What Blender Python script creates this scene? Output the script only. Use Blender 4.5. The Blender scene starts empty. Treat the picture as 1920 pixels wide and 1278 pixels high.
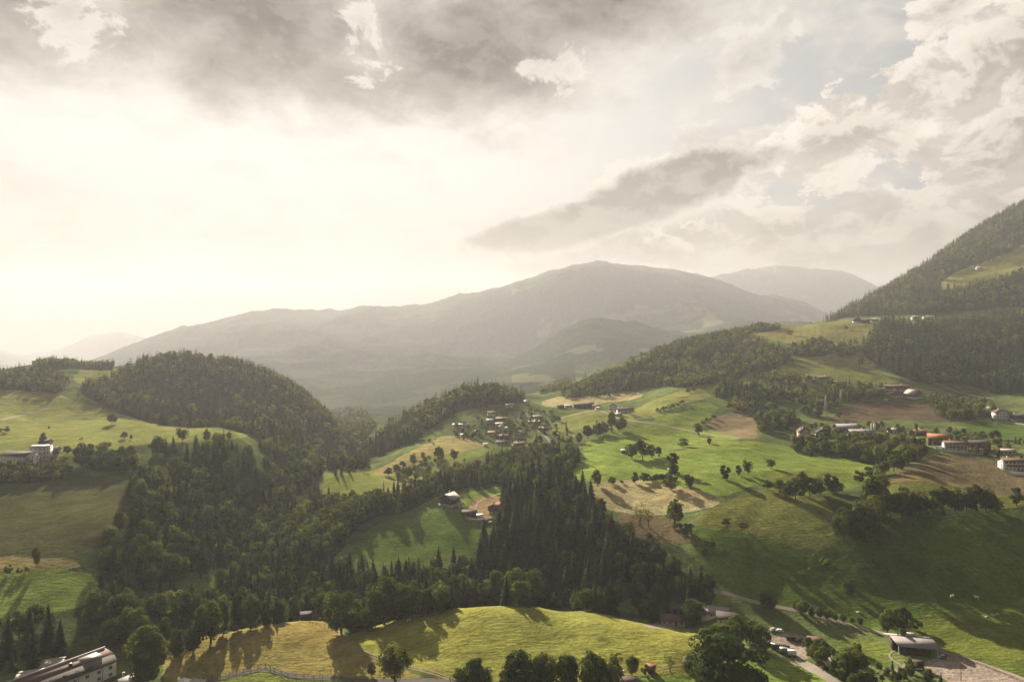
import math, random
try:
    import bpy, bmesh
except ImportError: pass
import numpy as np
from mathutils import Vector, Matrix
random.seed(7); RNG = np.random.default_rng(11)
D = bpy.data
SC = bpy.context.scene
COL = SC.collection
F = 1280.0; CX = 960.0; CY = 639.0        # the photograph's lens: focal length and centre in photo pixels

# ------------------------------------------------------------------ helpers
def clamp(x, a, b): return max(a, min(b, x))
def sstep(a, b, x):
    t = np.clip((x - a) / (b - a), 0, 1); return t * t * (3 - 2 * t)
def hash2(i, j, seed):
    h = (i.astype(np.int64) * 374761393 + j.astype(np.int64) * 668265263 + seed * 1274126177) & 0xFFFFFFFF
    h = ((h ^ (h >> 13)) * 1274126177) & 0xFFFFFFFF
    h = h ^ (h >> 16)
    return (h & 0xFFFF) / 65535.0
def vnoise(x, y, seed=0):
    x0 = np.floor(x); y0 = np.floor(y); fx = x - x0; fy = y - y0
    fx = fx * fx * fx * (fx * (fx * 6 - 15) + 10); fy = fy * fy * fy * (fy * (fy * 6 - 15) + 10)
    a = hash2(x0, y0, seed); b = hash2(x0 + 1, y0, seed); c = hash2(x0, y0 + 1, seed); d = hash2(x0 + 1, y0 + 1, seed)
    return (a + (b - a) * fx) * (1 - fy) + (c + (d - c) * fx) * fy - 0.5
def fbm(x, y, oct=4, seed=0, gain=0.5):
    x = np.asarray(x, float); y = np.asarray(y, float)
    s = 0.0; a = 1.0
    for k in range(oct):
        s = s + a * vnoise(x * 2 ** k + 17.3 * k, y * 2 ** k - 9.1 * k, seed + k); a *= gain
    return s
def ridged(x, y, oct=4, seed=0):
    s = 0.0; a = 1.0
    for k in range(oct):
        s = s + a * (1 - 4 * np.abs(vnoise(x * 2 ** k + 5.7 * k, y * 2 ** k + 3.1 * k, seed + k))); a *= 0.5
    return s

# ------------------------------------------------------------------ terrain: survey points (photo column, photo row, distance)
S = []
def sv(*pts): S.extend(pts)
def line(a, b, n):
    for k in range(n + 1):
        S.append(tuple(a[i] + (b[i] - a[i]) * k / n for i in range(3)))
# valley floor and slopes right below the drone
for px in (-300, 0, 300, 600, 900, 1200, 1500, 1800, 2200):
    sv((px, CY + 152 * F / 240, 240))
sv((-250,1278,300),(0,1278,300),(150,1262,312),(300,1262,312),(450,1272,306),(620,1272,302),(800,1278,298),(1000,1282,293),(1200,1284,296),(1330,1290,303),(1500,1278,316),(1700,1290,306),(1900,1290,304),(2150,1290,304))
# the two meadow domes of the foreground
sv((300,1215,338),(400,1190,350),(470,1175,358),(560,1160,368),(620,1172,360),(330,1240,325),(560,1215,332))
sv((660,1188,350),(760,1152,368),(900,1131,378),(1000,1133,378),(1100,1146,374),(1200,1161,368),(1290,1180,358))
sv((700,1235,322),(900,1200,335),(1050,1200,336),(1200,1220,328),(1000,1240,315),(780,1215,332))
# the hollow behind them
sv((420,1180,392),(560,1172,402),(700,1172,412),(900,1155,425),(1050,1150,432),(1200,1170,415),(1300,1190,395))
sv((415,1110,430),(430,1060,490),(520,985,590),(565,930,690),(612,868,930),(650,815,1250),(690,778,1700),(705,764,2300))
# left bank: dark hayfield, bright strip, plateau
sv((-200,1165,352),(0,1165,352),(60,1120,375),(180,1172,352),(0,1070,398),(120,1065,402),(240,1100,390),(320,1160,372))
sv((-200,1040,415),(-200,955,490))
line((-20,1040,415),(240,1010,436),4); line((-20,955,490),(260,935,510),4)
sv((-200,880,575),(0,882,575),(110,886,578),(190,888,582),(255,880,585))
sv((-200,862,605),(0,866,600),(100,862,608),(180,852,620),(-200,820,690),(0,822,690),(100,818,700),(220,822,705),(300,822,700),(380,824,690),(450,826,680))
sv((0,790,770),(150,800,770),(300,803,760),(440,813,715),(60,778,850),(150,782,860),(250,787,850),(350,803,790))
sv((-200,735,930),(0,728,930),(60,735,930),(150,745,950),(100,757,900),(220,765,930))
sv((300,905,580),(330,980,505),(300,1010,480),(380,930,580),(420,870,650),(480,860,700),(360,1050,450),(280,1080,420),(230,1140,390),(480,900,660),(400,1000,520))
# wooded knolls left
sv((-200,690,1250),(0,702,1150),(60,690,1180),(130,684,1260),(60,720,1050),(170,700,1180),(200,690,1300),(150,712,1080),(0,715,1040))
sv((240,690,1200),(290,675,1270),(335,668,1300),(420,676,1290),(500,703,1240),(550,728,1200),(600,768,1150),(625,800,1100))
sv((200,740,1010),(260,760,980),(320,740,1060),(400,760,1030),(480,780,1000),(560,800,990),(400,720,1130),(300,710,1120),(470,740,1110),(330,800,900),(450,812,850),(540,825,880))
sv((-200,760,1800),(0,740,1800),(150,745,1800),(300,760,1700),(450,790,1650),(560,800,1600))
sv((-200,740,2600),(0,745,2600),(200,755,2600),(400,765,2600),(560,768,2600),(640,756,2500),(760,750,2500),(860,735,2500))
# middle ridge: village hill, hay meadows, farm
sv((590,895,720),(625,892,690),(690,885,730),(650,925,640),(700,930,620),(760,845,830),(800,826,890),(830,815,915),(760,900,700),(850,850,800),(900,835,840),(560,960,610))
sv((880,800,935),(930,790,960),(960,770,1010),(985,757,1060),(900,770,1010),(850,780,1010),(930,825,880),(980,830,850),(1000,800,900),(950,850,800))
sv((720,797,1080),(760,782,1110),(800,764,1130),(840,742,1150),(880,722,1165),(930,730,1160),(970,748,1130),(700,820,1040),(660,845,990),(730,840,930),(800,790,1020))
sv((760,800,1420),(850,770,1450),(920,765,1480),(700,800,1350))
sv((830,950,575),(860,940,600),(900,928,630),(935,925,640),(880,972,560),(930,968,560),(780,930,620),(700,955,590))
sv((680,985,545),(800,985,545),(910,990,540),(660,1040,500),(780,1050,497),(900,1040,505),(620,1050,480),(700,1085,465),(850,1080,470),(570,1060,480),(560,1120,440))
sv((1000,960,550),(1080,985,520),(1000,1060,480),(1100,1080,460),(1200,1010,478),(1180,1090,440),(1250,1130,415),(960,900,680),(1050,880,660),(1030,930,580))
# right-hand meadows
sv((1060,870,680),(1150,872,640),(1250,870,620),(1110,905,580),(1200,930,545),(1340,945,500),(1280,900,560),(1360,890,565),(1450,880,580))
sv((1300,838,690),(1420,827,700),(1350,850,650),(1520,858,640),(1600,862,620),(1200,840,700),(1100,838,740),(1520,895,555),(1620,905,540))
sv((1190,965,510),(1280,985,480),(1340,985,475),(1450,960,485),(1540,935,505))
line((1320,1010,455),(1940,960,460),9); line((1300,1050,438),(1940,1020,430),9); line((1330,1100,415),(1960,1088,402),9); line((1480,1138,392),(1940,1140,384),6); line((1420,1000,462),(1560,1030,440),3)
sv((1350,1122,405),(1420,1140,395),(1680,1190,360),(2150,1090,405))
sv((2150,960,458),(1700,940,480),(1850,935,485),(1920,930,490))
sv((1920,1190,352),(1800,1215,345),(1720,1218,345),(1910,1265,315),(1600,1215,350),(1480,1205,362),(1400,1168,385),(1300,1165,397),(1250,1160,405),(1540,1260,322),(1420,1235,335),(1380,1195,362))
# upper right: farms, fields, forest, mountain
sv((1700,870,570),(1800,885,555),(1900,912,520),(1800,852,615),(1900,882,560),(1700,850,640),(2150,880,540),(2150,820,700))
sv((1510,822,745),(1610,823,725),(1740,830,680),(1660,822,730),(1870,840,650),(1450,840,690))
sv((1500,790,830),(1600,780,860),(1700,775,870),(1800,790,830),(1880,787,840),(1900,815,740),(2150,770,830),(1420,800,810))
sv((1390,805,820),(1330,800,830),(1280,780,880),(1320,765,930),(1400,770,920),(1230,770,920),(1160,800,830),(1100,800,840),(1200,815,790),(1270,815,800))
sv((1130,769,960),(1060,790,880),(1090,775,930),(1040,830,800),(1080,830,790),(1180,775,980),(1100,766,1030),(1050,766,1030),(1240,745,1020),(1300,725,1080))
sv((1700,750,960),(1620,735,1010),(1530,715,1060),(1450,710,1080),(1660,700,1120),(1560,693,1130),(1480,692,1140),(1780,740,1000),(1880,755,950),(1800,710,1110),(1900,720,1060),(2150,700,1080))
sv((1500,660,1250),(1600,660,1260),(1580,640,1360),(1520,632,1400),(1620,612,1470),(1560,618,1450),(1700,650,1280),(1800,650,1260),(1900,640,1280))
sv((1050,752,1130),(1120,735,1180),(1200,725,1170),(1070,738,1220),(1150,692,1320),(1250,655,1430),(1320,635,1510),(1450,612,1580),(1300,690,1240),(1380,670,1280),(1420,640,1420),(1500,616,1530))
sv((1300,690,2100),(1400,672,2200),(1500,660,2300),(1180,720,1900))
sv((1680,598,1560),(1760,598,1560),(1850,590,1570),(1920,570,1580),(2150,560,1580))
sv((1620,590,1800),(1700,560,1820),(1790,525,1850),(1850,505,1860),(1910,482,1870),(2150,440,1900))
sv((1545,607,1900),(1600,575,2250),(1680,535,2350),(1750,490,2400),(1800,452,2420),(1860,415,2450),(1920,380,2480),(2150,310,2600))
sv((1560,640,3000),(1700,600,3200),(1920,520,3400),(2150,440,3600))
# the broad valley and the far range
sv((1020,738,1500),(1010,720,1900),(960,730,2000),(900,735,2100),(800,752,2400),(1000,700,2600),(1060,690,2700),(1120,690,2700),(1200,700,2600))
sv((1000,668,3500),(1030,640,3700),(1060,618,3900),(1110,604,4000),(1160,608,4000),(1200,614,4000),(960,690,3300),(1300,640,3600),(1400,620,3800),(1480,610,3900))
sv((1010,655,4600),(1110,640,4600),(1200,628,4600))
sv((720,712,3200),(850,692,3200),(640,712,3200),(500,708,3200),(300,712,3200),(0,735,3200),(-200,740,3200))
RIDGE = [(200,672),(240,655),(300,632),(400,603),(480,586),(560,584),(640,583),(700,574),(760,578),(850,556),(950,536),(1010,520),(1040,510),(1070,497),(1140,494),(1200,503),(1260,509),(1330,520),(1390,546),(1480,552),(1540,578),(1580,600)]
for x, y in RIDGE:
    sv((x, y + 3, 6800))
    if x < 1300: sv((x, y + 60, 8800))
    ym = {True: 690, False: 650}[x < 900]
    sv((x, y + (ym - y) * 0.42, 5200))
sv((-200,700,6000),(0,700,6000),(120,690,6000),(1700,640,6000),(2150,640,6000))
sv((160,652,10000),(200,638,10000),(230,634,10000),(270,640,10000),(330,655,10000),(100,668,10000),(0,655,10500),(-60,640,10500),(45,672,10500),(-200,630,10500))
sv((1330,520,8700),(1390,512,8700),(1460,506,8700),(1550,513,8700),(1600,522,8700),(1630,540,8700),(1250,545,8700),(1750,560,8700),(2150,560,8700),(1400,575,7600),(1500,580,7600),(1600,590,7600),(600,660,9800),(900,640,9800))
for px in (-300, 0, 300, 600, 900, 1200, 1500, 1800, 2200): sv((px, 668, 12500))
S = np.array(S, float)
def feat(px, d): return np.stack([px / 100.0, np.log(d) / 0.17], -1)
_P = feat(S[:, 0], S[:, 2]); _n = len(_P)
_c2 = 0.35
def _ker(A, B): return np.sqrt(((A[:, None, :] - B[None]) ** 2).sum(-1) + _c2)
_A = np.zeros((_n + 3, _n + 3)); _A[:_n, :_n] = _ker(_P, _P) - np.eye(_n) * 0.035
_A[:_n, _n] = 1; _A[:_n, _n + 1:] = _P; _A[_n:, :_n] = _A[:_n, _n:].T
_w = np.linalg.solve(_A, np.concatenate([S[:, 1], np.zeros(3)]))
def raw_row(px, d):
    px = np.clip(np.asarray(px, float).ravel(), -280, 2190); d = np.asarray(d, float).ravel()
    out = np.empty(len(px))
    for i in range(0, len(px), 20000):
        q = feat(px[i:i + 20000], d[i:i + 20000])
        out[i:i + 20000] = _ker(q, _P) @ _w[:_n] + _w[_n] + q @ _w[_n + 1:]
    return out
def height(px, d):
    """Ground height at photo column px (a bearing) and distance d; the drone is at z = 0."""
    px = np.asarray(px, float); d = np.asarray(d, float); shp = np.broadcast(px, d).shape
    px = np.broadcast_to(px, shp).ravel(); d = np.broadcast_to(d, shp).ravel()
    de = np.maximum(d, 245)
    z = de * (CY - raw_row(px, de)) / F
    X = d * (px - CX) / F
    near = 1 - sstep(1800, 3200, d)
    z = z + near * sstep(1400, 1900, d) * (fbm(X / 150, d / 150, 3, 13) * 22)
    z = z + near * (fbm(X / 90, d / 90, 3, 3) * 4.0 * sstep(400, 900, d) + fbm(X / 22, d / 22, 3, 9) * 0.75 + fbm(X / 6, d / 6, 2, 5) * 0.16)
    far = sstep(2600, 4200, d)
    z = z + far * ((ridged(X / 900, d / 900, 4, 21) - 0.4) * 40 + fbm(X / 120, d / 120, 3, 31) * 14)
    return z.reshape(shp)
# the survey grid of the ground sheet: bearings x distances
gu = np.concatenate([np.linspace(-280, -20, 24, endpoint=False), np.linspace(-20, 1940, 981), np.linspace(1950, 2200, 24)])
gd = np.concatenate([np.geomspace(40, 240, 12, endpoint=False), np.geomspace(240, 1300, 640, endpoint=False), np.geomspace(1300, 2600, 150, endpoint=False), np.geomspace(2600, 11800, 180)])
NU, ND = len(gu), len(gd)
GZ = height(gu[None, :], gd[:, None])
lgd = np.log(gd)
def ground_z(px, d):
    """Height on the ground sheet itself (bilinear)."""
    px = np.asarray(px, float); d = np.asarray(d, float)
    fi = np.interp(px, gu, np.arange(NU)); fj = np.interp(np.log(d), lgd, np.arange(ND))
    i = np.clip(fi.astype(int), 0, NU - 2); j = np.clip(fj.astype(int), 0, ND - 2); a = fi - i; b = fj - j
    return (GZ[j, i] * (1 - a) + GZ[j, i + 1] * a) * (1 - b) + (GZ[j + 1, i] * (1 - a) + GZ[j + 1, i + 1] * a) * b
def gz(x, y):
    return ground_z(CX + F * np.asarray(x, float) / np.asarray(y, float), y)
PY = CY - F * GZ / gd[:, None]                    # photo row of every grid point
_run = np.minimum.accumulate(PY, 0)
SEEN = PY <= np.vstack([np.full((1, NU), 1e9), _run[:-1]]) + 0.5
def spot(px, py, dmin=240, dmax=9000):
    """The ground point that the photo shows at column px, row py."""
    j0 = np.searchsorted(gd, dmin); fi = np.interp(px, gu, np.arange(NU)); i = min(int(fi), NU - 2); a = fi - i
    col = PY[:, i] * (1 - a) + PY[:, i + 1] * a
    for j in range(max(j0, 1), ND):
        if col[j] <= py:
            t = (col[j - 1] - py) / max(col[j - 1] - col[j], 1e-6); t = clamp(t, 0, 1)
            d = math.exp(lgd[j - 1] + t * (lgd[j] - lgd[j - 1])); break
        if gd[j] > dmax: d = dmax; break
    else: d = gd[-1]
    return Vector(((px - CX) / F * d, d, float(ground_z(px, d))))

# ------------------------------------------------------------------ node helpers and materials
class NT:
    def __init__(s, tree): s.t = tree; s.n = tree.nodes; s.l = tree.links
    def new(s, kind, **kw):
        n = s.n.new(kind)
        for k, v in kw.items(): setattr(n, k, v)
        return n
    def put(s, sock, v):
        if isinstance(v, bpy.types.NodeSocket): s.l.new(v, sock)
        elif isinstance(v, (tuple, list)) and len(v) == 3 and sock.type == 'RGBA': sock.default_value = (*v, 1)
        else: sock.default_value = v
    def m(s, op, a, b=0.0, c=0.0, cl=False):
        n = s.new('ShaderNodeMath', operation=op, use_clamp=cl)
        for i, v in enumerate((a, b, c)): s.put(n.inputs[i], v)
        return n.outputs[0]
    def mix(s, f, a, b, blend='MIX'):
        n = s.new('ShaderNodeMix', data_type='RGBA', blend_type=blend)
        s.put(n.inputs[0], f); s.put(n.inputs[6], a); s.put(n.inputs[7], b); return n.outputs[2]
    def mapr(s, v, a, b, c=0.0, d=1.0, smooth=True):
        n = s.new('ShaderNodeMapRange', interpolation_type='SMOOTHSTEP' if smooth else 'LINEAR')
        for i, x in enumerate((v, a, b, c, d)): s.put(n.inputs[i], x)
        return n.outputs[0]
    def noise(s, vec, scale, detail=4, rough=0.5, dist=0.0):
        n = s.new('ShaderNodeTexNoise'); s.put(n.inputs['Vector'], vec)
        for k, v in (('Scale', scale), ('Detail', detail), ('Roughness', rough), ('Distortion', dist)): s.put(n.inputs[k], v)
        return n.outputs['Fac']
    def scale(s, vec, x, y, z):
        n = s.new('ShaderNodeMapping'); s.put(n.inputs[0], vec); n.inputs['Scale'].default_value = (x, y, z); return n.outputs[0]
MATS = {}
def mat_new(name):
    m = D.materials.new(name); m.use_nodes = True; m.node_tree.nodes.clear(); return m, NT(m.node_tree)
def surface(name, col, rough=0.8, var=0.25, sc=0.8, metal=0.0, bump=0.0, stretch=(1, 1, 1), spec=0.3):
    """Plain outdoor surface: base colour broken up by two sizes of noise in object space."""
    if name in MATS: return MATS[name]
    m, t = mat_new(name)
    tc = t.new('ShaderNodeTexCoord').outputs['Object']
    v = t.scale(tc, *stretch)
    a = t.noise(v, sc, 4, 0.6); b = t.noise(v, sc * 0.17, 2)
    f = t.m('MULTIPLY_ADD', a, var * 1.6, 1 - var * 0.8); g = t.m('MULTIPLY_ADD', b, var * 1.2, 1 - var * 0.6)
    f = t.m('MULTIPLY', f, g)
    c = t.mix(1.0, col, f, 'MULTIPLY')
    bs = t.new('ShaderNodeBsdfPrincipled'); t.put(bs.inputs['Base Color'], c)
    bs.inputs['Roughness'].default_value = rough; bs.inputs['Metallic'].default_value = metal
    bs.inputs['Specular IOR Level'].default_value = spec
    if bump:
        bn = t.new('ShaderNodeBump'); bn.inputs['Strength'].default_value = bump; bn.inputs['Distance'].default_value = 0.1
        t.put(bn.inputs['Height'], a); t.put(bs.inputs['Normal'], bn.outputs[0])
    o = t.new('ShaderNodeOutputMaterial'); t.l.new(bs.outputs[0], o.inputs[0])
    MATS[name] = m; return m
def foliage(name, col, trans):
    m, t = mat_new(name)
    at = t.new('ShaderNodeAttribute', attribute_name='tint').outputs['Color']
    rnd = t.new('ShaderNodeObjectInfo').outputs['Random']
    c = t.mix(1.0, col, at, 'MULTIPLY')
    c = t.mix(1.0, c, t.mix(rnd, (0.62, 0.70, 0.66), (1.34, 1.26, 1.02)), 'MULTIPLY')
    d = t.new('ShaderNodeBsdfDiffuse'); t.put(d.inputs[0], c)
    tr = t.new('ShaderNodeBsdfTranslucent'); t.put(tr.inputs[0], t.mix(1.0, c, (1.25, 1.12, 0.70), 'MULTIPLY'))
    mx = t.new('ShaderNodeMixShader'); mx.inputs[0].default_value = trans
    t.l.new(d.outputs[0], mx.inputs[1]); t.l.new(tr.outputs[0], mx.inputs[2])
    o = t.new('ShaderNodeOutputMaterial'); t.l.new(mx.outputs[0], o.inputs[0]); return m

# ------------------------------------------------------------------ camera and colour management
cam = D.objects.new('camera', D.cameras.new('camera')); COL.objects.link(cam)
cam.data.sensor_width = 36.0; cam.data.lens = 24.0; cam.data.clip_start = 1.0; cam.data.clip_end = 60000.0
cam.location = (0, 0, 0); cam.rotation_euler = (math.radians(90), 0, 0); SC.camera = cam
SC.view_settings.view_transform = 'Standard'; SC.view_settings.look = 'None'; SC.view_settings.gamma = 1.0
SC.view_settings.exposure = 1.85
cy = SC.cycles
cy.use_denoising = True; cy.denoising_prefilter = 'NONE'; cy.max_bounces = 5; cy.diffuse_bounces = 2; cy.glossy_bounces = 1; cy.transmission_bounces = 3
cy.transparent_max_bounces = 4; cy.volume_bounces = 0; cy.sample_clamp_indirect = 4.0; cy.caustics_reflective = False; cy.caustics_refractive = False

# ------------------------------------------------------------------ sun, sky and haze
SUN_AZ, SUN_EL = math.radians(-20.5), math.radians(19.0)
SDIR = Vector((math.sin(SUN_AZ) * math.cos(SUN_EL), math.cos(SUN_AZ) * math.cos(SUN_EL), math.sin(SUN_EL)))
sun = D.objects.new('sun', D.lights.new('sun', 'SUN')); COL.objects.link(sun)
sun.data.energy = 5.0; sun.data.angle = math.radians(0.53); sun.data.color = (1.0, 0.90, 0.74)
sun.rotation_euler = (-SDIR).to_track_quat('-Z', 'Y').to_euler()

W = D.worlds.new('World'); SC.world = W; W.use_nodes = True; W.node_tree.nodes.clear()
t = NT(W.node_tree)
sky = t.new('ShaderNodeTexSky', sky_type='NISHITA', sun_disc=False, sun_elevation=SUN_EL, sun_rotation=SUN_AZ, altitude=900.0, air_density=1.0, dust_density=2.5, ozone_density=1.0)
gen = t.new('ShaderNodeTexCoord').outputs['Generated']
sp = t.new('ShaderNodeSeparateXYZ'); t.l.new(gen, sp.inputs[0]); dx, dy, dz = sp.outputs
az = t.m('MULTIPLY', t.m('ARCTAN2', dx, dy), 57.2958); el = t.m('MULTIPLY', t.m('ARCSINE', dz), 57.2958)
dt = t.new('ShaderNodeVectorMath', operation='DOT_PRODUCT'); t.l.new(gen, dt.inputs[0]); dt.inputs[1].default_value = SDIR
ang = t.m('MULTIPLY', t.m('ARCCOSINE', t.m('MINIMUM', dt.outputs['Value'], 1.0)), 57.2958)     # degrees from the sun
# clouds lie on a layer: the view direction meets it further away the lower it looks
hz = t.m('ADD', t.m('MAXIMUM', dz, 0.0), 0.16)
cv = t.new('ShaderNodeCombineXYZ'); t.put(cv.inputs[0], t.m('DIVIDE', dx, hz)); t.put(cv.inputs[1], t.m('DIVIDE', dy, hz)); t.put(cv.inputs[2], 0.0)
plane = cv.outputs[0]
n1 = t.noise(plane, 2.1, 7, 0.56, 0.25); n2 = t.noise(plane, 7.5, 6, 0.6, 0.2); n3 = t.noise(t.scale(gen, 1, 1, 1.7), 9.0, 8, 0.62, 0.5)
n5 = t.noise(t.scale(gen, 1, 1, 1.5), 13.0, 9, 0.66, 0.35)
n4 = t.noise(t.scale(gen, 1, 1, 1.4), 24.0, 6, 0.6, 0.3)
def ell(a0, e0, ra, re, rot=0.0):
    """1 at the middle of a tilted ellipse of sky, 0 at its rim, below 0 outside."""
    c, s = math.cos(math.radians(rot)), math.sin(math.radians(rot))
    x = t.m('SUBTRACT', az, a0); y = t.m('SUBTRACT', el, e0)
    u = t.m('DIVIDE', t.m('ADD', t.m('MULTIPLY', x, c), t.m('MULTIPLY', y, s)), ra)
    v = t.m('DIVIDE', t.m('SUBTRACT', t.m('MULTIPLY', y, c), t.m('MULTIPLY', x, s)), re)
    r = t.m('SQRT', t.m('ADD', t.m('MULTIPLY', u, u), t.m('MULTIPLY', v, v)))
    return t.m('SUBTRACT', 1.0, r)
def union(*e):
    o = e[0]
    for x in e[1:]: o = t.m('SMOOTH_MAX', o, x, 0.15)
    return o
off = t.new('ShaderNodeVectorMath', operation='MULTIPLY_ADD'); t.l.new(gen, off.inputs[0]); off.inputs[1].default_value = (1, 1, 1); off.inputs[2].default_value = SDIR * 0.012 + Vector((0, 0, 0.012))
n5o = t.noise(t.scale(off.outputs[0], 1, 1, 1.5), 13.0, 9, 0.60, 0.35)
relief = t.mapr(t.m('SUBTRACT', n5, n5o), -0.075, 0.085)        # how far each puff faces the sun
nb = t.m('ADD', t.m('MULTIPLY', n1, 0.68), t.m('MULTIPLY', n5, 0.32))
def cloud(base, field, lit, shade, a, b, n, amp, thick=(0.15, 0.6), op=1.0, puff=0.0):
    """Lay one bank of cloud over base: bright thin rims and sunward puffs, greyer thick middles."""
    f = t.m('ADD', field, t.m('MULTIPLY', t.m('SUBTRACT', n, 0.5), amp))
    cover = t.m('MULTIPLY', t.mapr(f, a, b), op)
    g = t.mapr(t.m('ADD', f, t.m('MULTIPLY', t.m('SUBTRACT', n4, 0.5), 0.3)), *thick)
    if puff: g = t.m('ADD', t.m('MULTIPLY', g, 1 - puff), t.m('MULTIPLY', t.m('SUBTRACT', 1.0, relief), puff), cl=True)
    return t.mix(cover, base, t.mix(g, lit, shade))
S_ = 10.0
def K(r, g, b, k=1.0): return (r * k * S_, g * k * S_, b * k * S_)
# blue air, whitened by high thin cloud that glows around the sun
veil = t.mapr(ang, 6, 50, 1.0, 0.0)
WHITE = t.mix(t.mapr(ang, 4, 34), K(0.215, 0.207, 0.190), K(0.236, 0.226, 0.208))
c = t.mix(0.95, sky.outputs[0], K(0.108, 0.107, 0.103))
c = t.mix(veil, c, WHITE)
c = t.mix(t.mapr(t.m('ADD', n3, t.m('MULTIPLY', n1, 0.6)), 0.74, 1.05), c, K(0.19, 0.178, 0.160))
# low banks over the left horizon and the thin streak
c = cloud(c, union(ell(-37, 3.5, 11, 5.5), ell(-28, 2.0, 13, 3.5), ell(-45, 4, 8, 5)), K(0.215, 0.200, 0.178), K(0.110, 0.100, 0.088), -0.15, 0.2, n5, 2.4, (0.1, 0.9), 0.95, 0.45)
c = cloud(c, union(ell(-18, 5.2, 7.5, 1.1), ell(-25, 2.8, 9, 1.5), ell(-8, 3.4, 8, 1.6)), K(0.20, 0.187, 0.168), K(0.120, 0.110, 0.098), -0.3, 0.3, n3, 1.4, (0.0, 0.7), 0.85)
# broken cumulus towards the right
c = cloud(c, union(ell(12, 8, 13, 3.0, 4), ell(22, 6.2, 13, 3.0, 4), ell(17, 13.5, 10, 3, 12)), K(0.225, 0.208, 0.184), K(0.092, 0.083, 0.072), -0.12, 0.12, n5, 2.6, (0.0, 0.9), 0.9, 0.5)
c = cloud(c, union(ell(27, 15.5, 9, 3.6, 24), ell(35, 13.0, 7, 4.5), ell(37.5, 18.5, 6, 4.5), ell(25, 8.5, 13, 2.6, 8), ell(36, 8.0, 8, 3.6)), K(0.262, 0.240, 0.210), K(0.085, 0.076, 0.065), 0.02, 0.12, n5, 3.2, (0.1, 1.0), 0.97, 0.62)
c = cloud(c, ell(32.8, 22.6, 3.4, 2.0, 25), K(0.250, 0.229, 0.201), K(0.12, 0.109, 0.096), 0.03, 0.13, n5, 2.2, (0.2, 0.9), 0.95, 0.6)
# the long grey bar
c = cloud(c, union(ell(9.5, 11.0, 13, 2.1, 15), ell(2, 8.9, 7, 1.6, 10), ell(14, 12.8, 7, 2.3, 12)), K(0.245, 0.231, 0.207), K(0.046, 0.041, 0.034), -0.12, 0.16, n5, 1.5, (-0.02, 0.34), 0.98, 0.24)
# the great dark bank overhead
c = cloud(c, union(ell(-20, 24.0, 17, 8.2, -13), ell(-4, 23, 17, 6.6, -2), ell(8, 26.5, 14, 5.4, 6), ell(-39, 21.5, 13, 6.3), ell(22, 29, 14, 4), ell(-5, 42, 48, 14), ell(0, 62, 120, 28)), K(0.245, 0.232, 0.208), K(0.012, 0.009, 0.006), -0.30, 0.26, nb, 2.5, (-0.30, 1.0), 0.98, 0.14)
c = cloud(c, union(ell(-12.5, 25.0, 3.0, 4.5, 20), ell(-33, 22, 3.5, 3, -30), ell(5, 22.0, 4.0, 2.5), ell(19, 21.5, 6, 2.5, 10)), K(0.235, 0.221, 0.197), K(0.14, 0.13, 0.115), 0.2, 0.55, n5, 4.2, (0.3, 1.2), 0.75, 0.4)
c = t.mix(1.0, c, WHITE, 'DARKEN')
c = t.mix(1.0, c, t.mapr(el, -1, 16, 0.06, 1.0), 'MULTIPLY')        # thicker, dimmer air low down
# added dark overcast, out of view behind and overhead, to cut fill light
c = t.mix(t.mapr(t.m('ADD', ang, t.m('MULTIPLY', t.m('SUBTRACT', n1, 0.5), 14.0)), 54, 84), c, K(0.038, 0.039, 0.041))
bg = t.new('ShaderNodeBackground'); t.put(bg.inputs[0], c); bg.inputs[1].default_value = 0.1
wo = t.new('ShaderNodeOutputWorld'); t.l.new(bg.outputs[0], wo.inputs[0])

# ------------------------------------------------------------------ mesh helpers
def mesh_np(name, V, faces_flat, sizes, mats, tint=None, mi=None, smooth=False):
    me = D.meshes.new(name); V = np.ascontiguousarray(V, np.float32)
    me.vertices.add(len(V)); me.vertices.foreach_set('co', V.ravel())
    sizes = np.asarray(sizes, np.int32); st = np.concatenate([[0], np.cumsum(sizes)[:-1]]).astype(np.int32)
    me.loops.add(len(faces_flat)); me.loops.foreach_set('vertex_index', np.ascontiguousarray(faces_flat, np.int32))
    me.polygons.add(len(sizes)); me.polygons.foreach_set('loop_start', st)
    if mi is not None: me.polygons.foreach_set('material_index', np.asarray(mi, np.int32))
    if smooth: me.polygons.foreach_set('use_smooth', np.ones(len(sizes), bool))
    for m in mats: me.materials.append(m)
    if tint is not None:
        a = me.attributes.new('tint', 'FLOAT_COLOR', 'POINT')
        a.data.foreach_set('color', np.concatenate([tint, np.ones((len(tint), 1))], 1).astype(np.float32).ravel())
    me.update(calc_edges=True); me.validate(); return me
def link(name, data, parent=None, loc=None, rz=None):
    o = D.objects.new(name, data); COL.objects.link(o)
    if parent: o.parent = parent
    if loc is not None: o.location = loc
    if rz is not None: o.rotation_euler = (0, 0, rz)
    return o
def tag(o, label=None, cat=None, group=None, kind=None):
    if label: o['label'] = label
    if cat: o['category'] = cat
    if group: o['group'] = group
    if kind: o['kind'] = kind
    return o

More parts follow.
